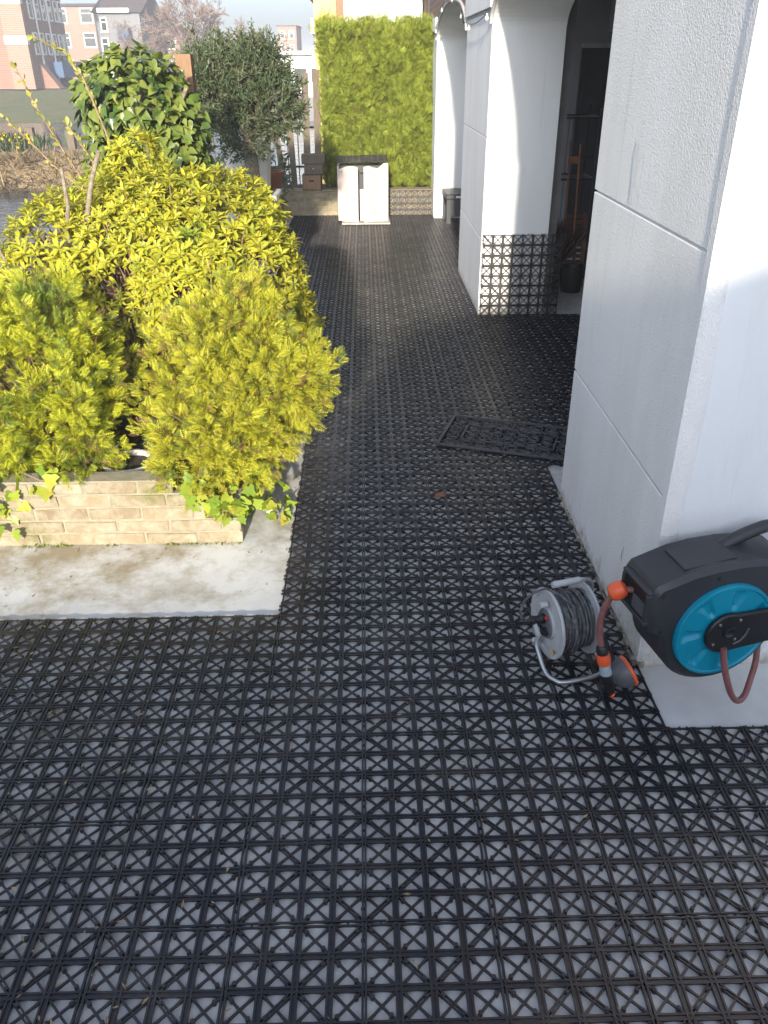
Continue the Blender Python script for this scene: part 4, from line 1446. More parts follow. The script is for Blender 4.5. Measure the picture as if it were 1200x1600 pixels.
# dead brown inner twigs
tw = MB()
for k in range(260):
    p = Vector((random.uniform(-1.35, -0.45), random.uniform(3.8, 4.15), random.uniform(0.25, 0.8)))
    q = p + Vector((random.gauss(0, .09), random.gauss(-.04, .05), random.uniform(.03, .16)))
    tw.tube([p, p.lerp(q, .5) + Vector((random.gauss(0, .02), 0, .015)), q], 0.002, 3, radii=[.0028, .002, .001])
tw.build("dead_twigs", 'twig', eu, kind='stuff')

# gnarled old shrub with lichen-grey limbs, left
og = thing("gnarled_shrub", (-1.50, 4.05, 0.17), "gnarled bare grey limbs of an old shrub among the golden leaves", "shrub")
for pts, r in (([(-1.50, 4.05, .17), (-1.42, 4.0, .55), (-1.36, 3.98, .90), (-1.27, 3.98, 1.10), (-1.22, 4.0, 1.28), (-1.18, 4.05, 1.40)], .018),
               ([(-1.36, 3.98, .90), (-1.36, 3.96, 1.06), (-1.33, 3.95, 1.18), (-1.34, 3.98, 1.34)], .013),
               ([(-1.62, 4.05, .17), (-1.66, 3.95, .6), (-1.62, 3.9, .85), (-1.52, 3.88, 1.0)], .014),
               ([(-1.62, 3.9, .85), (-1.68, 3.9, 1.05), (-1.70, 3.92, 1.3)], .008)):
    MB().tube(pts, r, 7, radii=[r * (1 - .5 * i / len(pts)) for i in range(len(pts))]).build("limb", 'bark', og, 60)

# young twigs with opening buds
sp = thing("budding_twigs", (-1.36, 4.5, 0.9), "slender twigs with opening yellow buds against the canal", "branch")
tv, tf = leaf_template(0.26, 0.1, 0.1)
BP, BD, BS = [], [], []
for pts in ([(-1.32, 4.5, 1.05), (-1.47, 4.5, 1.32), (-1.58, 4.5, 1.55), (-1.655, 4.5, 1.75)], [(-1.30, 4.5, 1.08), (-1.52, 4.5, 1.26), (-1.68, 4.5, 1.44), (-1.82, 4.5, 1.585)],
            [(-1.28, 4.55, 1.12), (-1.38, 4.55, 1.33), (-1.47, 4.55, 1.49)], [(-1.25, 4.5, 1.4), (-1.33, 4.5, 1.68), (-1.40, 4.5, 1.80), (-1.54, 4.5, 1.86)]):
    MB().tube(pts, 0.004, 5, radii=[.006, .005, .0035, .0015][:len(pts)]).build("twig", 'twig', sp)
    for s in np.linspace(0.15, 1, 22):
        f = s * (len(pts) - 1); i = min(int(f), len(pts) - 2)
        p = np.array(pts[i]) * (1 - (f - i)) + np.array(pts[i + 1]) * (f - i)
        ax = np.array(pts[i + 1]) - np.array(pts[i]); ax /= np.linalg.norm(ax)
        for _ in range(2):
            BP.append(p); BD.append(ax * .8 + rng.normal(0, .45, 3)); BS.append(rng.uniform(.02, .045))
BP, BD, BS = map(np.array, (BP, BD, BS))
fr = frames(BD, rdirs(len(BD)))
bm_ = make_mesh("bud", tv, tf); bm_.materials.append(M['bud'])
instance_leaves(sp, "bud", bm_, None, BP, fr, BS)

# ivy-clad stump with big glossy leaves
iv = thing("ivy_clad_stump", (-1.32, 5.5, 0.0), "tall stump smothered in glossy dark green ivy", "shrub")
MB().tube([(-1.32, 5.55, 0), (-1.33, 5.55, 0.9), (-1.30, 5.55, 1.72)], .06, 9, radii=[.09, .075, .05]).build("trunk", 'bark', iv, 50)
MB().tube([(-1.30, 5.52, 1.1), (-1.12, 5.45, 1.45), (-1.02, 5.45, 1.62)], .02, 6, radii=[.03, .022, .012]).build("limb", 'bark', iv, 50)
blobs = [((-1.36, 5.5, 1.56), (.33, .3, .28)), ((-1.20, 5.5, 1.36), (.28, .28, .28)), ((-1.40, 5.5, 1.2), (.28, .3, .34)), ((-1.3, 5.5, .7), (.30, .3, .5)), ((-1.12, 5.5, 1.2), (.18, .2, .22))]
n = 4000
P, N = blob_points(blobs, n, (0.66, 1.05))
D = N * .5 + np.c_[rng.normal(0, .5, n), rng.normal(-.2, .3, n), rng.normal(-.55, .4, n)]
tv, tf = heart_template()
fr = frames(D, N + np.array([0, -.3, .5]) + rng.normal(0, .3, (n, 3)))
S = rng.uniform(.042, .080, n)
pick = frontmost(P + np.array([0, 0, -3]) * (P[:, 2:3] < 1.2), 300)
lm = make_mesh("leaf", tv, tf); lm.materials.append(M['ivy_dark'])
instance_leaves(iv, "leaf", lm, None, P[pick], fr[pick], S[pick])
rest = np.setdiff1d(np.arange(n), pick)
V, T = scatter(tv, tf, P[rest], fr[rest], S[rest])
tri_obj("foliage", V, T, 'ivy_dark', iv, kind='stuff')
post("garden_post", -1.13, 6.05, 0, 1.80, 0.10, 'wood_brown', "square brown garden post between ivy and olive tree", "post")

# olive tree in a tall white pot
ol = thing("olive_tree", (-0.93, 7.5, 0.0), "grey-green olive tree with bushy crown above white planters", "tree")
MB().tube([(-0.93, 7.5, 0.45), (-0.92, 7.5, 0.8), (-0.93, 7.48, 1.02), (-0.95, 7.5, 1.25), (-1.0, 7.5, 1.5)], .05, 9, radii=[.062, .055, .058, .045, .02]).build("trunk", 'bark', ol, 50)
for a, b in (((-.95, 7.5, 1.15), (-1.2, 7.45, 1.6)), ((-.94, 7.5, 1.15), (-.7, 7.45, 1.5)), ((-.95, 7.5, 1.2), (-.92, 7.6, 1.75)), ((-.95, 7.5, 1.2), (-1.1, 7.3, 1.4))):
    MB().tube([a, tuple((np.array(a) + np.array(b)) / 2 + np.array([.03, 0, -.03])), b], .015, 6, radii=[.022, .015, .006]).build("limb", 'bark', ol, 50)
blobs = [((-1.0, 7.5, 1.55), (.40, .36, .30)), ((-1.22, 7.5, 1.62), (.24, .3, .26)), ((-.72, 7.5, 1.42), (.24, .28, .24)), ((-.98, 7.45, 1.22), (.22, .22, .16)), ((-.85, 7.5, 1.72), (.22, .25, .20))]
nT = 1500
P, N = blob_points(blobs, nT, (0.45, 1.0))
LP, LD = [], []
tws = MB()
for p, nn in zip(P, N):
    ax = nn * .7 + np.array([0, 0, .6]) + rng.normal(0, .4, 3); ax /= np.linalg.norm(ax)
    L = rng.uniform(.08, .18)
    tws.tube([p, p + ax * L], .002, 3, radii=[.003, .0012])
    for s in np.linspace(.1, 1, 10):
        for _ in range(2):
            LP.append(p + ax * L * s); LD.append(ax * .6 + rng.normal(0, .5, 3))
LP, LD = np.array(LP), np.array(LD)
tv, tf = thin_leaf_template(0.13)
V, T = scatter(tv, tf, LP, frames(LD, rdirs(len(LD))), rng.uniform(.03, .055, len(LP)))
tri_obj("foliage", V, T, 'olive', ol, kind='stuff')
tws.build("twigs", 'bark', ol, kind='stuff')
bt = MB()
for a, b, c in (((-.95, 7.6, 1.7), (-.8, 7.6, 1.92), (-.62, 7.6, 1.72)), ((-.85, 7.6, 1.7), (-.72, 7.6, 1.85), (-.55, 7.6, 1.80)), ((-.8, 7.6, 1.6), (-.62, 7.6, 1.75), (-.56, 7.6, 1.60)), ((-1.05, 7.6, 1.75), (-.95, 7.6, 2.0), (-.86, 7.6, 1.96))):
    bt.tube([a, b, c], .003, 4, radii=[.006, .004, .0015])
bt.build("bare_shoots", 'twig', ol)
wp = thing("white_planter", (-0.93, 7.5, 0), "white square planter box at the foot of olive trunk", "planter")
MB().box(-1.16, -0.735, 7.28, 7.72, 0.019, 0.72, 0.012).build("body", 'white_pot', wp)
MB().box(-1.18, -0.715, 7.26, 7.74, 0.721, 0.765, 0.008).build("rim", 'white_pot', wp)
MB().box(-1.14, -0.76, 7.30, 7.70, 0.7655, 0.772).build("soil", 'soil', wp)
tp = thing("tapered_pot", (-1.0, 8.1, 0), "tall white tapered pot standing behind the olive trunk", "pot")
fr_ = ((-1.04, 8.1, 0), (1, 0, 0), (0, 1, 0), (0, 0, 1))
MB(fr_).add([(-.13, -.13, .019), (.13, -.13, .019), (.13, .13, .019), (-.13, .13, .019), (-.20, -.2, 1.12), (.20, -.2, 1.12), (.20, .2, 1.12), (-.20, .2, 1.12), (-.175, -.175, 1.12), (.175, -.175, 1.12), (.175, .175, 1.12), (-.175, .175, 1.12), (-.17, -.17, 1.06), (.17, -.17, 1.06), (.17, .17, 1.06), (-.17, .17, 1.06)],
            [(3, 2, 1, 0), (0, 1, 5, 4), (1, 2, 6, 5), (2, 3, 7, 6), (3, 0, 4, 7), (4, 5, 9, 8), (5, 6, 10, 9), (6, 7, 11, 10), (7, 4, 8, 11), (8, 9, 13, 12), (9, 10, 14, 13), (10, 11, 15, 14), (11, 8, 12, 15)]).build("body", 'white_pot', tp)
MB().box(-1.215, -0.865, 7.925, 8.275, 1.04, 1.055).build("soil", 'soil', tp)
tc = thing("terracotta_pot", (-0.80, 8.5, 0), "red terracotta pot on a stand right of the olive trunk", "pot")
MB().lathe([(0.10, 0.55), (0.15, 0.82), (0.165, 0.82), (0.165, 0.88), (0.14, 0.88), (0.13, 0.80)], (-0.93, 8.6, -0.06), n=22).build("body", 'terracotta', tc, 40)
MB().lathe([(0.13, 0.82), (0.01, 0.83)], (-0.93, 8.6, -0.06), n=22).build("soil", 'soil', tc)
MB().box(-1.06, -0.80, 8.47, 8.73, 0.019, 0.488, 0.01).build("stand", 'wood_grey', tc)
# undergrowth beyond the planters
ug = thing("dark_undergrowth", (-1.25, 10.2, 0), "dark twiggy undergrowth behind the planters at the far end", "shrub")
n = 1800
P, N = blob_points([((-1.35, 10.0, .45), (.42, .7, .5)), ((-1.1, 11.0, .5), (.22, .5, .35)), ((-1.45, 9.0, .4), (.4, .6, .5))], n, (.5, 1.05))
tv, tf = thin_leaf_template(0.16)
V, T = scatter(tv, tf, P, frames(N + rdirs(n) * .8, rdirs(n)), rng.uniform(.05, .12, n))
tri_obj("foliage", V, T, 'olive', ug, kind='stuff')
MB().tube([(-1.35, 10, 0), (-1.35, 10, .6)], .02, 5).build("stem", 'bark', ug)


# ---- ivy trailing over the planter
def ivy_clump(base, label, spots, n, seed_dir, size=(.035, .062)):
    t = thing("trailing_ivy", base, label, "ivy", "ivy on the planter wall")
    P, D, U = [], [], []
    vines = []
    for (a, b, rad, k) in spots:
        a, b = np.array(a), np.array(b)
        s = rng.uniform(0, 1, k)
        P.append(a + (b - a) * s[:, None] + rng.normal(0, 1, (k, 3)) * np.array(rad))
        vines.append((a, b))
    P = np.concatenate(P)
    P[:, 2] = np.maximum(P[:, 2], 0.015)
    k = len(P)
    D = np.c_[rng.normal(0.05, .5, k), rng.normal(-.35, .3, k), rng.normal(-.45, .35, k)]
    U = np.c_[rng.normal(0, .35, k), rng.normal(-.8, .25, k), rng.normal(.6, .3, k)]
    tv, tf = ivy_template()
    me = make_mesh("leaf", tv, tf); me.materials.append(M['ivy_leaf'])
    instance_leaves(t, "leaf", me, None, P, frames(D, U), rng.uniform(*size, k))
    for a, b in vines:
        mid = (a + b) / 2 + rng.normal(0, .02, 3)
        MB().tube([a, mid, b], .002, 4, radii=[.003, .0025, .0015]).build("vine", 'twig', t)


ivy_clump((-0.55, 3.0, 0.15), "yellow-green ivy spilling over the right corner of the planter",
          [((-.78, 2.93, .31), (-.60, 2.90, .20), (.05, .02, .03), 26), ((-.66, 2.9, .24), (-.50, 2.91, .14), (.04, .02, .03), 26), ((-.55, 2.93, .22), (-.42, 3.15, .14), (.04, .04, .05), 34),
           ((-.46, 3.1, .20), (-.42, 3.7, .18), (.04, .05, .06), 44), ((-.44, 3.0, .12), (-.37, 3.15, .06), (.025, .05, .03), 12), ((-.33, 3.05, .02), (-.335, 3.3, .02), (.012, .03, .004), 8)], 90, None)
ivy_clump((-1.45, 2.95, 0.25), "green ivy hanging at the far left of the planter wall",
          [((-1.60, 2.90, .33), (-1.36, 2.89, .26), (.06, .02, .04), 30), ((-1.56, 2.88, .26), (-1.42, 2.88, .14), (.04, .02, .04), 18), ((-1.35, 2.92, .33), (-1.22, 2.92, .29), (.03, .02, .02), 10)], 60, None, (.045, .075))

# dry bits of leaf and straw scattered over tiles and slab
n = 520
pos = np.c_[rng.uniform(-1.4, 0.85, n), rng.uniform(0.9, 4.2, n), np.full(n, 0.0155)]
pos[: n * 3 // 5, 0] = -1.4 + np.abs(rng.normal(0, .45, n * 3 // 5))
slab = (pos[:, 0] < -0.31) & (pos[:, 1] > 2.40)
pos[slab, 2] = 0.003
keep = ~((pos[:, 0] < -0.49) & (pos[:, 1] > 2.87))
pos = pos[keep]
n = len(pos)
tv, tf = thin_leaf_template(0.16)
V, T = scatter(tv, tf, pos, frames(np.c_[rng.normal(0, 1, (n, 2)), rng.normal(0, .12, n)], np.c_[rng.normal(0, .25, (n, 2)), np.ones(n)]), rng.uniform(.006, .024, n))
tri_obj("leaf_litter", V, T, 'reedblade', None, label="dry bits of leaf and straw scattered over the tiles", cat="leaf litter", kind='stuff')

# small brown leaf on the tiles
lv = leaf_template(0.3, .12, .1)
lo = link("fallen_leaf", make_mesh("fallen_leaf", lv[0] * 0.065, lv[1]), 'leaf_brown', None, (0.318, 3.235, 0.020))
lo.rotation_euler = (R(8), R(-6), R(20))
setp(lo, "small dry reddish-brown leaf lying on the black tiles", "leaf")

# ================================================================== DOORMAT
mt_ = thing("rubber_doormat", (0.75, 3.9, 0.017), "black rubber doormat with scroll pattern lying askew on the tiles", "doormat")
ca, sa = math.cos(R(-19)), math.sin(R(-19))
frm = ((0.770, 3.90, 0.0165), (ca, sa, 0), (-sa, ca, 0), (0, 0, 1))
MW, MD = 0.70, 0.42
rim = MB(frm)
for (x0, x1, y0, y1) in ((-MW / 2, MW / 2, -MD / 2, -MD / 2 + .018), (-MW / 2, MW / 2, MD / 2 - .018, MD / 2), (-MW / 2, -MW / 2 + .018, -MD / 2 + .0181, MD / 2 - .0181), (MW / 2 - .018, MW / 2, -MD / 2 + .0181, MD / 2 - .0181)):
    rim.box(x0, x1, y0, y1, 0, 0.010, 0.002)
rim.build("border", 'mat_rubber', mt_)
inner = MB(frm)
for (x0, x1, y0, y1) in ((-.235, .235, -.105, -.095), (-.235, .235, .095, .105), (-.245, -.235, -.105, .105), (.235, .245, -.105, .105), (-.004, .004, -.2, -.106), (-.004, .004, .106, .2)):
    inner.box(x0, x1, y0, y1, 0.001, 0.0085)
inner.build("inner_frame", 'mat_rubber', mt_)


def scroll(cx, cy, r, a0, turns=1.35, hand=1):
    b = MB(frm)
    pts = []
    for k in range(17):
        f = k / 16
        a = a0 + hand * 2 * math.pi * turns * f
        rr = r * (1 - .68 * f)
        pts.append((cx + rr * math.cos(a), cy + rr * math.sin(a), 0.0064))
    b.tube(pts, 0.0050, 6)
    return b


k = 0
for row, (yy, nn, xx) in enumerate(((-.148, 8, .285), (.148, 8, .285))):
    for i in range(nn):
        scroll(-xx + 2 * xx * i / (nn - 1), yy, .040, math.pi * (i % 2), hand=1 if i % 2 else -1).build("scroll", 'mat_rubber', mt_)
for sx in (-1, 1):
    for yy in (-.07, .0, .07):
        scroll(sx * .290, yy, .034, math.pi / 2, hand=sx).build("scroll", 'mat_rubber', mt_)
for i in range(7):
    for j in range(3):
        scroll(-.195 + i * .065, -.062 + j * .062, .033, i * 1.1 + j * 2.0, hand=(-1) ** (i + j)).build("scroll", 'mat_rubber', mt_)

# ================================================================== CABLE REEL
cr = thing("cable_reel", (0.68, 2.12, 0), "grey cable reel on a galvanised stand wound with dark cable", "cable reel")
ang = R(14)                                            # drum axis turned a little to the viewer
ax = Vector((math.cos(ang), math.sin(ang), 0.0))       # from near flange to far flange
cc = Vector((0.655, 2.115, 0.195))
FR = 0.142
fl0 = cc - ax * 0.075
fl1 = cc + ax * 0.075
MB().lathe([(0.004, -0.012), (0.062, -0.012), (0.064, -0.003), (0.120, -0.001), (0.126, -0.010), (FR, -0.010), (FR + .002, -0.004), (FR, 0.002), (0.02, 0.003)], fl0, ax, 40).build("near_flange", 'grey_plastic', cr, 35)
MB().lathe([(0.02, -0.003), (FR + .004, -0.002), (FR + .006, 0.003), (FR + .004, 0.008), (0.02, 0.008)], fl1, ax, 40).build("far_flange", 'grey_plastic', cr, 35)
side_ = ax.cross(Vector((0, 0, 1))).normalized()      # points to the viewer
upz = Vector((0, 0, 1))
oh = fl1 + upz * .105 - side_ * 0.02
MB().lathe([(0.013, -0.0045), (0.013, -0.0032)], oh, ax, 14).build("flange_hole", 'black_plastic', cr)
# wound cable: layers of helical turns
core_r = 0.055
MB().lathe([(core_r, 0.004), (core_r, 0.146)], fl0, ax, 24).build("drum_core", 'black_plastic', cr)
for lay, rad in enumerate((0.088, 0.103, 0.1135)):
    pts = []
    turns = 15 if lay < 2 else 13
    for k in range(turns * 20 + 1):
        a = 2 * math.pi * k / 20
        f = k / (turns * 20)
        if lay % 2: f = 1 - f
        wob = 0.0035 * math.sin(a * 0.37 + lay) + 0.0025 * math.sin(k * 0.9)
        p = fl0 + ax * (0.011 + 0.128 * f + 0.004 * math.sin(a * 1.7 + lay)) + (upz * math.cos(a) + side_ * math.sin(a)) * (rad + wob)
        pts.append(p)
    MB().tube(pts, 0.0052, 6).build("wound_cable", 'cable', cr, 60)
pts = []
for k in range(46):                                    # slack turns crossing the winding
    a = 2 * math.pi * k / 20 + 0.4
    p = fl0 + ax * (0.035 + 0.05 * math.sin(k / 45 * math.pi) + .01 * math.sin(a)) + (upz * math.cos(a) + side_ * math.sin(a)) * (0.124 + 0.012 * math.sin(a * .5 + 1))
    pts.append(p)
MB().tube(pts, 0.0052, 6).build("loose_cable", 'cable', cr, 60)
# socket panel, plug, and the loop of lead
out = -ax
sp_ = MB().lathe([(0.060, 0.0), (0.058, 0.006), (0.045, 0.010), (0.004, 0.010)], fl0 + out * 0.012, out, 28).build("socket_panel", 'mid_grey', cr, 35)
for a in (R(-30), R(-90), R(-150)):
    c0 = fl0 + out * 0.0225 + (upz * math.sin(a) + side_ * math.cos(a)) * 0.033
    sk = MB().lathe([(0.019, 0.0), (0.019, 0.004), (0.016, 0.005), (0.015, 0.001)], c0, out, 16).build("socket", 'black_plastic', cr, 35)
    for s in (-1, 1):
        MB().lathe([(0.0032, 0.0012), (0.0032, 0.0022)], c0 + upz * (.008 * s), out, 8).build("contact", 'steel', sk)
plug = fl0 + out * 0.0235 + upz * 0.028
MB().lathe([(0.021, 0.0), (0.021, 0.014), (0.016, 0.020), (0.0155, 0.040), (0.019, 0.044), (0.019, 0.052), (0.010, 0.060), (0.007, 0.075)], plug, out, 16).build("plug", 'black_plastic', cr, 35)
MB().box(*(lambda p: (p.x - .006, p.x + .006, p.y - .008, p.y + .008, p.z - .005, p.z + .005))(fl0 + out * .026 + upz * .046 + side_ * .026), 0.002).build("switch", 'red', cr)
pe = plug + out * 0.075
MB().tube([pe, pe + out * .018 + upz * .010, pe + out * .028 + upz * .05, pe + out * .015 + upz * .10, pe + ax * .02 + upz * .13, pe + ax * .07 + upz * .142 , pe + ax * .12 + upz * .12 + side_ * .03, pe + ax * .16 + upz * .085 + side_ * .07, pe + ax * .165 + upz * .02 + side_ * .105],
          0.0055, 7).build("lead", 'cable', cr, 60)
MB().lathe([(0.013, 0.0), (0.013, 0.024), (0.011, 0.030)], fl0 + out * .010 + upz * .085 - side_ * 0.01, out, 12).build("crank_knob", 'grey_plastic', cr, 35)
MB().lathe([(0.012, 0.0), (0.012, 0.030), (0.009, 0.034)], fl0 + out * .010 - upz * .105 - side_ * .035, out, 12).build("clip_knob", 'grey_plastic', cr, 35)
c0 = fl0 + out * .0125 + (upz * -.085 + side_ * .075)
MB().lathe([(0.014, 0.0), (0.014, 0.0012)], c0, out, 12).build("sticker", 'yellow_tag', cr)
# galvanised tube stand : foot loop in front, sides, padded handle on top
fwd_ = side_
def P_(a, s, z): return tuple(Vector((cc.x, cc.y, 0)) + ax * a + side_ * s + upz * z)
foot = [P_(-.085, -.02, .115), P_(-.115, .0, .105), P_(-.122, .03, .085), P_(-.118, .10, .035), P_(-.10, .145, .030), P_(-.07, .165, .029), P_(.06, .165, .029), P_(.095, .15, .030), P_(.112, .115, .035), P_(.112, .07, .06), P_(.110, .02, .11), P_(.108, .0, .18), P_(.108, -.02, .30), P_(.105, -.025, .335), P_(.085, -.028, .352), P_(.05, -.03, .356), P_(-.055, -.03, .352)]
def smooth_pts(pts, n=4):
    P = [Vector(p) for p in pts]
    out_ = []
    for i in range(len(P) - 1):
        p0 = P[max(i - 1, 0)]; p1 = P[i]; p2 = P[i + 1]; p3 = P[min(i + 2, len(P) - 1)]
        for k in range(n):
            t = k / n
            out_.append(0.5 * ((2 * p1) + (p2 - p0) * t + (2 * p0 - 5 * p1 + 4 * p2 - p3) * t * t + (3 * p1 - p0 - 3 * p2 + p3) * t ** 3))
    out_.append(P[-1])
    return out_
MB().tube(smooth_pts(foot, 4), 0.0095, 10).build("tube_stand", 'galv', cr, 60)
MB().tube(smooth_pts([P_(.105, -.2, .029), P_(.108, -.10, .029), P_(.110, -.03, .07), P_(.109, 0, .14)], 4), 0.0095, 10).build("rear_foot", 'galv', cr, 60)
MB().tube([P_(-.06, -.03, .352), P_(.055, -.03, .356)], 0.0135, 12).build("handle_grip", 'grey_plastic', cr, 60)

cr.scale = (0.82, 0.82, 0.82)
# ================================================================== HOSE REEL ON THE PIER
hr = thing("hose_reel", (1.05, 1.95, 0.14), "charcoal wall hose reel with blue disc on the white pier", "hose reel")
ya_ = R(12)
U = (math.cos(ya_), math.sin(ya_), 0)
W = (math.sin(ya_), -math.cos(ya_), 0)        # towards the viewer
HO = (1.022, 1.83, 0.335)                     # disc centre on the front face
HF = (HO, U, W, (0, 0, 1))
# housing outline seen from the front
outl = [(-.258, .022), (-.262, .040), (-.262, .148), (-.250, .168), (-.20, .184), (-.12, .200), (-.05, .210), (.04, .213), (.14, .205), (.20, .185), (.235, .14), (.245, .06), (.235, -.05)]
for a in np.linspace(R(-18), R(-172), 19):
    outl.append((.188 * math.cos(a), .188 * math.sin(a)))
outl += [(-.222, .0)]
outl = [(u_ + (0.03 if u_ < -.19 else 0), z_) for u_, z_ in outl][::-1]
MB(HF).prism(outl, -.176, .0, bev=0.014).build("housing", 'charcoal', hr, 40)
# lid seam and panel on the top, raised
lid = MB(HF)
lid.add([(-.135, -.030, .2005), (-.135, -.135, .2005), (.02, -.135, .2175), (.02, -.030, .2175), (-.135, -.030, .185), (-.135, -.135, .185), (.02, -.135, .205), (.02, -.030, .205)],
        [(0, 3, 2, 1), (4, 5, 6, 7), (0, 1, 5, 4), (1, 2, 6, 5), (2, 3, 7, 6), (3, 0, 4, 7)])
lid.build("lid_panel", 'charcoal', hr)
# carrying handle
MB(HF).tube(smooth_pts([(.02, -.11, .200), (.07, -.11, .225), (.13, -.11, .246), (.17, -.11, .252), (.205, -.11, .240), (.235, -.10, .20), (.245, -.09, .13)], 4), 0.019, 10, radii=None).build("handle", 'charcoal', hr, 60)
# hose outlet on the left end
ol_ = MB(HF).box(-.2365, -.2305, -.140, -.024, .052, .140).build("outlet_recess", 'black_plastic', hr)
fo = MB(HF)
for (y0, y1, z0, z1) in ((-.154, -.010, .040, .052), (-.154, -.010, .140, .152), (-.154, -.140, .0522, .1398), (-.024, -.010, .0522, .1398)):
    fo.box(-.247, -.228, y0, y1, z0, z1, .003)
fo.build("outlet_frame", 'charcoal', hr)
for k in range(12):
    MB(HF).box(-.242, -.2367, -.090 + k * .0055, -.0875 + k * .0055, .058, .10).build("guide_rib", 'mid_grey', hr)
for (u_, z_) in ((-.205, .140), (-.045, .175), (.17, .12), (-.195, .02)):
    MB(HF).prism([(u_ + .006 * math.cos(t), z_ + .006 * math.sin(t)) for t in np.linspace(0, 2 * math.pi, 11)[:-1]], -.0005, .0006).build("screw_hole", 'black_plastic', hr)
# blue disc with pressed pockets
nseg = 64
DR = 0.152


def dh(r, th):
    """relief of the disc face"""
    h = 0.012
    if r > .143: h = 0.016
    if .068 < r < .136:
        s = (th / (2 * math.pi) * 7) % 1.0
        wdt = 0.30 + (r - .068) * 2.0
        dd = abs(s - .5) - wdt / 2
        h -= 0.009 * min(1, max(0, -dd / .10)) * min(1, (r - .068) / .012) * min(1, (.136 - r) / .012)
    return h


rs = [.02, .062, .068, .074, .080, .09, .10, .11, .12, .126, .131, .136, .141, .144, .150, DR]
V, F = [], []
nseg = 112
for r in rs:
    for k in range(nseg):
        th = 2 * math.pi * k / nseg
        V.append((r * math.cos(th), dh(r, th) if r < DR else 0.012, r * math.sin(th)))
for k in range(nseg):
    th = 2 * math.pi * k / nseg
    V.append((DR * math.cos(th), -.004, DR * math.sin(th)))
for i in range(len(rs)):
    for k in range(nseg):
        k2 = (k + 1) % nseg
        F.append((i * nseg + k, (i + 1) * nseg + k, (i + 1) * nseg + k2, i * nseg + k2))
F.append(tuple(range(nseg)))
MB(HF).add(V, F).build("disc", 'blue', hr, 30)
# black arm with hub over the disc
arm = [(.066 * math.cos(a), .066 * math.sin(a)) for a in np.linspace(R(70), R(290), 17)] + [(.13, -.050), (.30, -.036), (.31, .06), (.13, .062)]
am = MB(HF).prism(arm, .0135, .030, bev=.004).build("arm", 'black_plastic', hr, 40)
for (u_, z_) in ((-.032, .038), (.030, .045), (-.040, -.028), (.026, -.020)):
    MB((np.array(HO) + np.array(U) * u_ + np.array((0, 0, 1)) * z_, U, W, (0, 0, 1))).lathe([(.0055, .0302), (.005, .0328), (.001, .0338)], (0, 0, 0), (0, 1, 0), 10).build("screw", 'steel', am, 40)
MB((HO, U, W, (0, 0, 1))).lathe([(.021, .0302), (.021, .034), (.014, .0345), (.010, .0315)], (0.004, 0, 0.006), (0, 1, 0), 18).build("hub", 'black_plastic', am, 40)
MB(HF).tube([(.024, .032, -.036), (.045, .032, -.028), (.058, .032, -.010), (.064, .032, .012)], .0028, 5).build("wear_mark", 'mid_grey', am)
# wall bracket at the back (reaches the pier)
br = MB(HF).box(.20, .27, -.186, -.1765, -.10, .12)
br.build("wall_bracket", 'black_plastic', hr)


def hp(u_, w_, z_):
    p = np.array(HO) + np.array(U) * u_ + np.array(W) * w_ + np.array((0, 0, z_))
    return Vector(p)


# inlet hose loop hanging under the arm
MB().tube(smooth_pts([hp(-.005, .034, -.045), hp(.002, .040, -.09), hp(.018, .050, -.15), hp(.045, .052, -.21), hp(.082, .042, -.252), hp(.122, .02, -.258), hp(.156, -.01, -.228), hp(.176, -.03, -.18), hp(.185, -.05, -.13), hp(.19, -.06, -.08)], 5), 0.0095, 10).build("inlet_hose", 'hose', hr, 60)
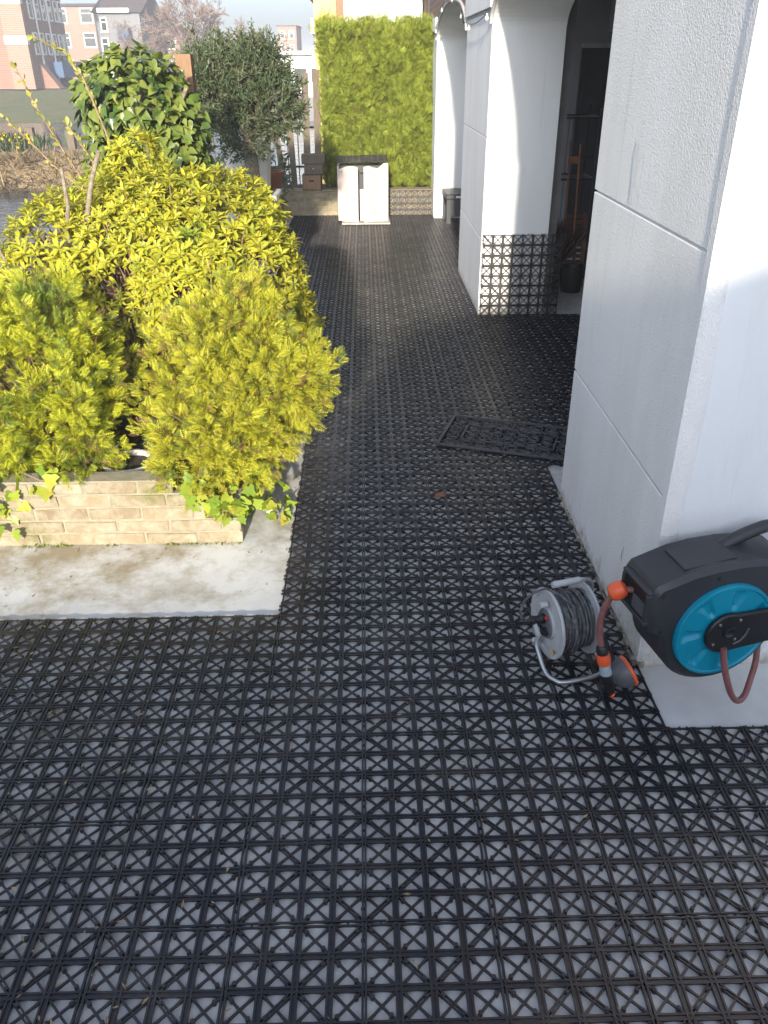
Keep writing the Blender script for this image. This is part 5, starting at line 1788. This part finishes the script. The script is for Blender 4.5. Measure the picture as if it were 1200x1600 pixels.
# outlet hose with orange stop, connector and spray head on the floor
o0 = hp(-.232, -.105, .100)
h1 = smooth_pts([o0, Vector((.728, 1.886, .432)), Vector((.706, 1.893, .385)), Vector((.697, 1.898, .325)), Vector((.702, 1.900, .265)), Vector((.713, 1.896, .215))], 5)
MB().tube(h1, 0.0095, 10).build("outlet_hose", 'hose', hr, 60)
sd = (h1[8] - h1[6]).normalized()
MB().lathe([(.012, -.026), (.023, -.020), (.027, -.008), (.027, .008), (.023, .020), (.012, .026)], h1[5], (h1[6] - h1[4]).normalized(), 14).build("hose_stop", 'orange', hr, 40)
he = h1[-1]
hd = (h1[-1] - h1[-3]).normalized()
MB().lathe([(.013, -.012), (.017, -.006), (.017, .016)], he, hd, 14).build("connector_nut", 'black_plastic', hr, 40)
MB().lathe([(.019, .016), (.021, .024), (.021, .046), (.019, .054)], he, hd, 16).build("connector", 'orange', hr, 40)

sg_ = thing("spray_nozzle", tuple(he + hd * .06), "grey and orange spray nozzle hanging from the hose onto tiles", "nozzle")
nb = he + hd * .054
nx_ = Vector((.30, -.55, -.45)).normalized()
MB().lathe([(.014, .0), (.017, .006), (.017, .022), (.0185, .028), (.0185, .036)], nb, hd, 16).build("collar", 'pale_blue', sg_, 40)
gs = nb + hd * .036
ge = Vector((0.765, 1.915, 0.030))
MB().tube(smooth_pts([gs, gs.lerp(ge, .5) + Vector((0, -.006, .006)), ge], 4), .016, 10, radii=None).build("grip", 'black_plastic', sg_, 60)
hc = Vector((0.822, 1.960, 0.070))
ha = Vector((.80, .18, .35)).normalized()
MB().lathe([(.010, -.052), (.026, -.046), (.042, -.028), (.049, -.006), (.050, .004)], hc, ha, 28).build("head", 'mid_grey', sg_, 40)
MB().lathe([(.050, .0042), (.052, .006), (.052, .014), (.047, .017)], hc, ha, 28).build("head_rim", 'orange', sg_, 40)
MB().lathe([(.046, .0165), (.004, .018)], hc, ha, 28).build("spray_face", 'mid_grey', sg_, 40)
MB().tube([ge + Vector((-.006, .0, .0)), ge + Vector((.012, -.012, -.006))], .010, 8).build("trigger_tip", 'orange', sg_, 60)
MB().tube([ge + Vector((.004, .012, .010)), hc - ha * .045], .012, 8).build("neck", 'mid_grey', sg_, 60)

# ================================================================== thin haze in the air
hz_m = bpy.data.materials.new("thin_haze")
hz_m.use_nodes = True
hz_m.node_tree.nodes.clear()
pv = hz_m.node_tree.nodes.new("ShaderNodeVolumePrincipled")
pv.inputs["Color"].default_value = (0.92, 0.94, 1.0, 1)
pv.inputs["Density"].default_value = 0.0027
pv.inputs["Anisotropy"].default_value = 0.0
ho_ = hz_m.node_tree.nodes.new("ShaderNodeOutputMaterial")
hz_m.node_tree.links.new(pv.outputs[0], ho_.inputs["Volume"])
HZ = MB().box(-905, 905, -65, 2205, -2.2, 9.6).build("haze", hz_m, kind='stuff', label="thin pale haze over the canal", cat="haze")
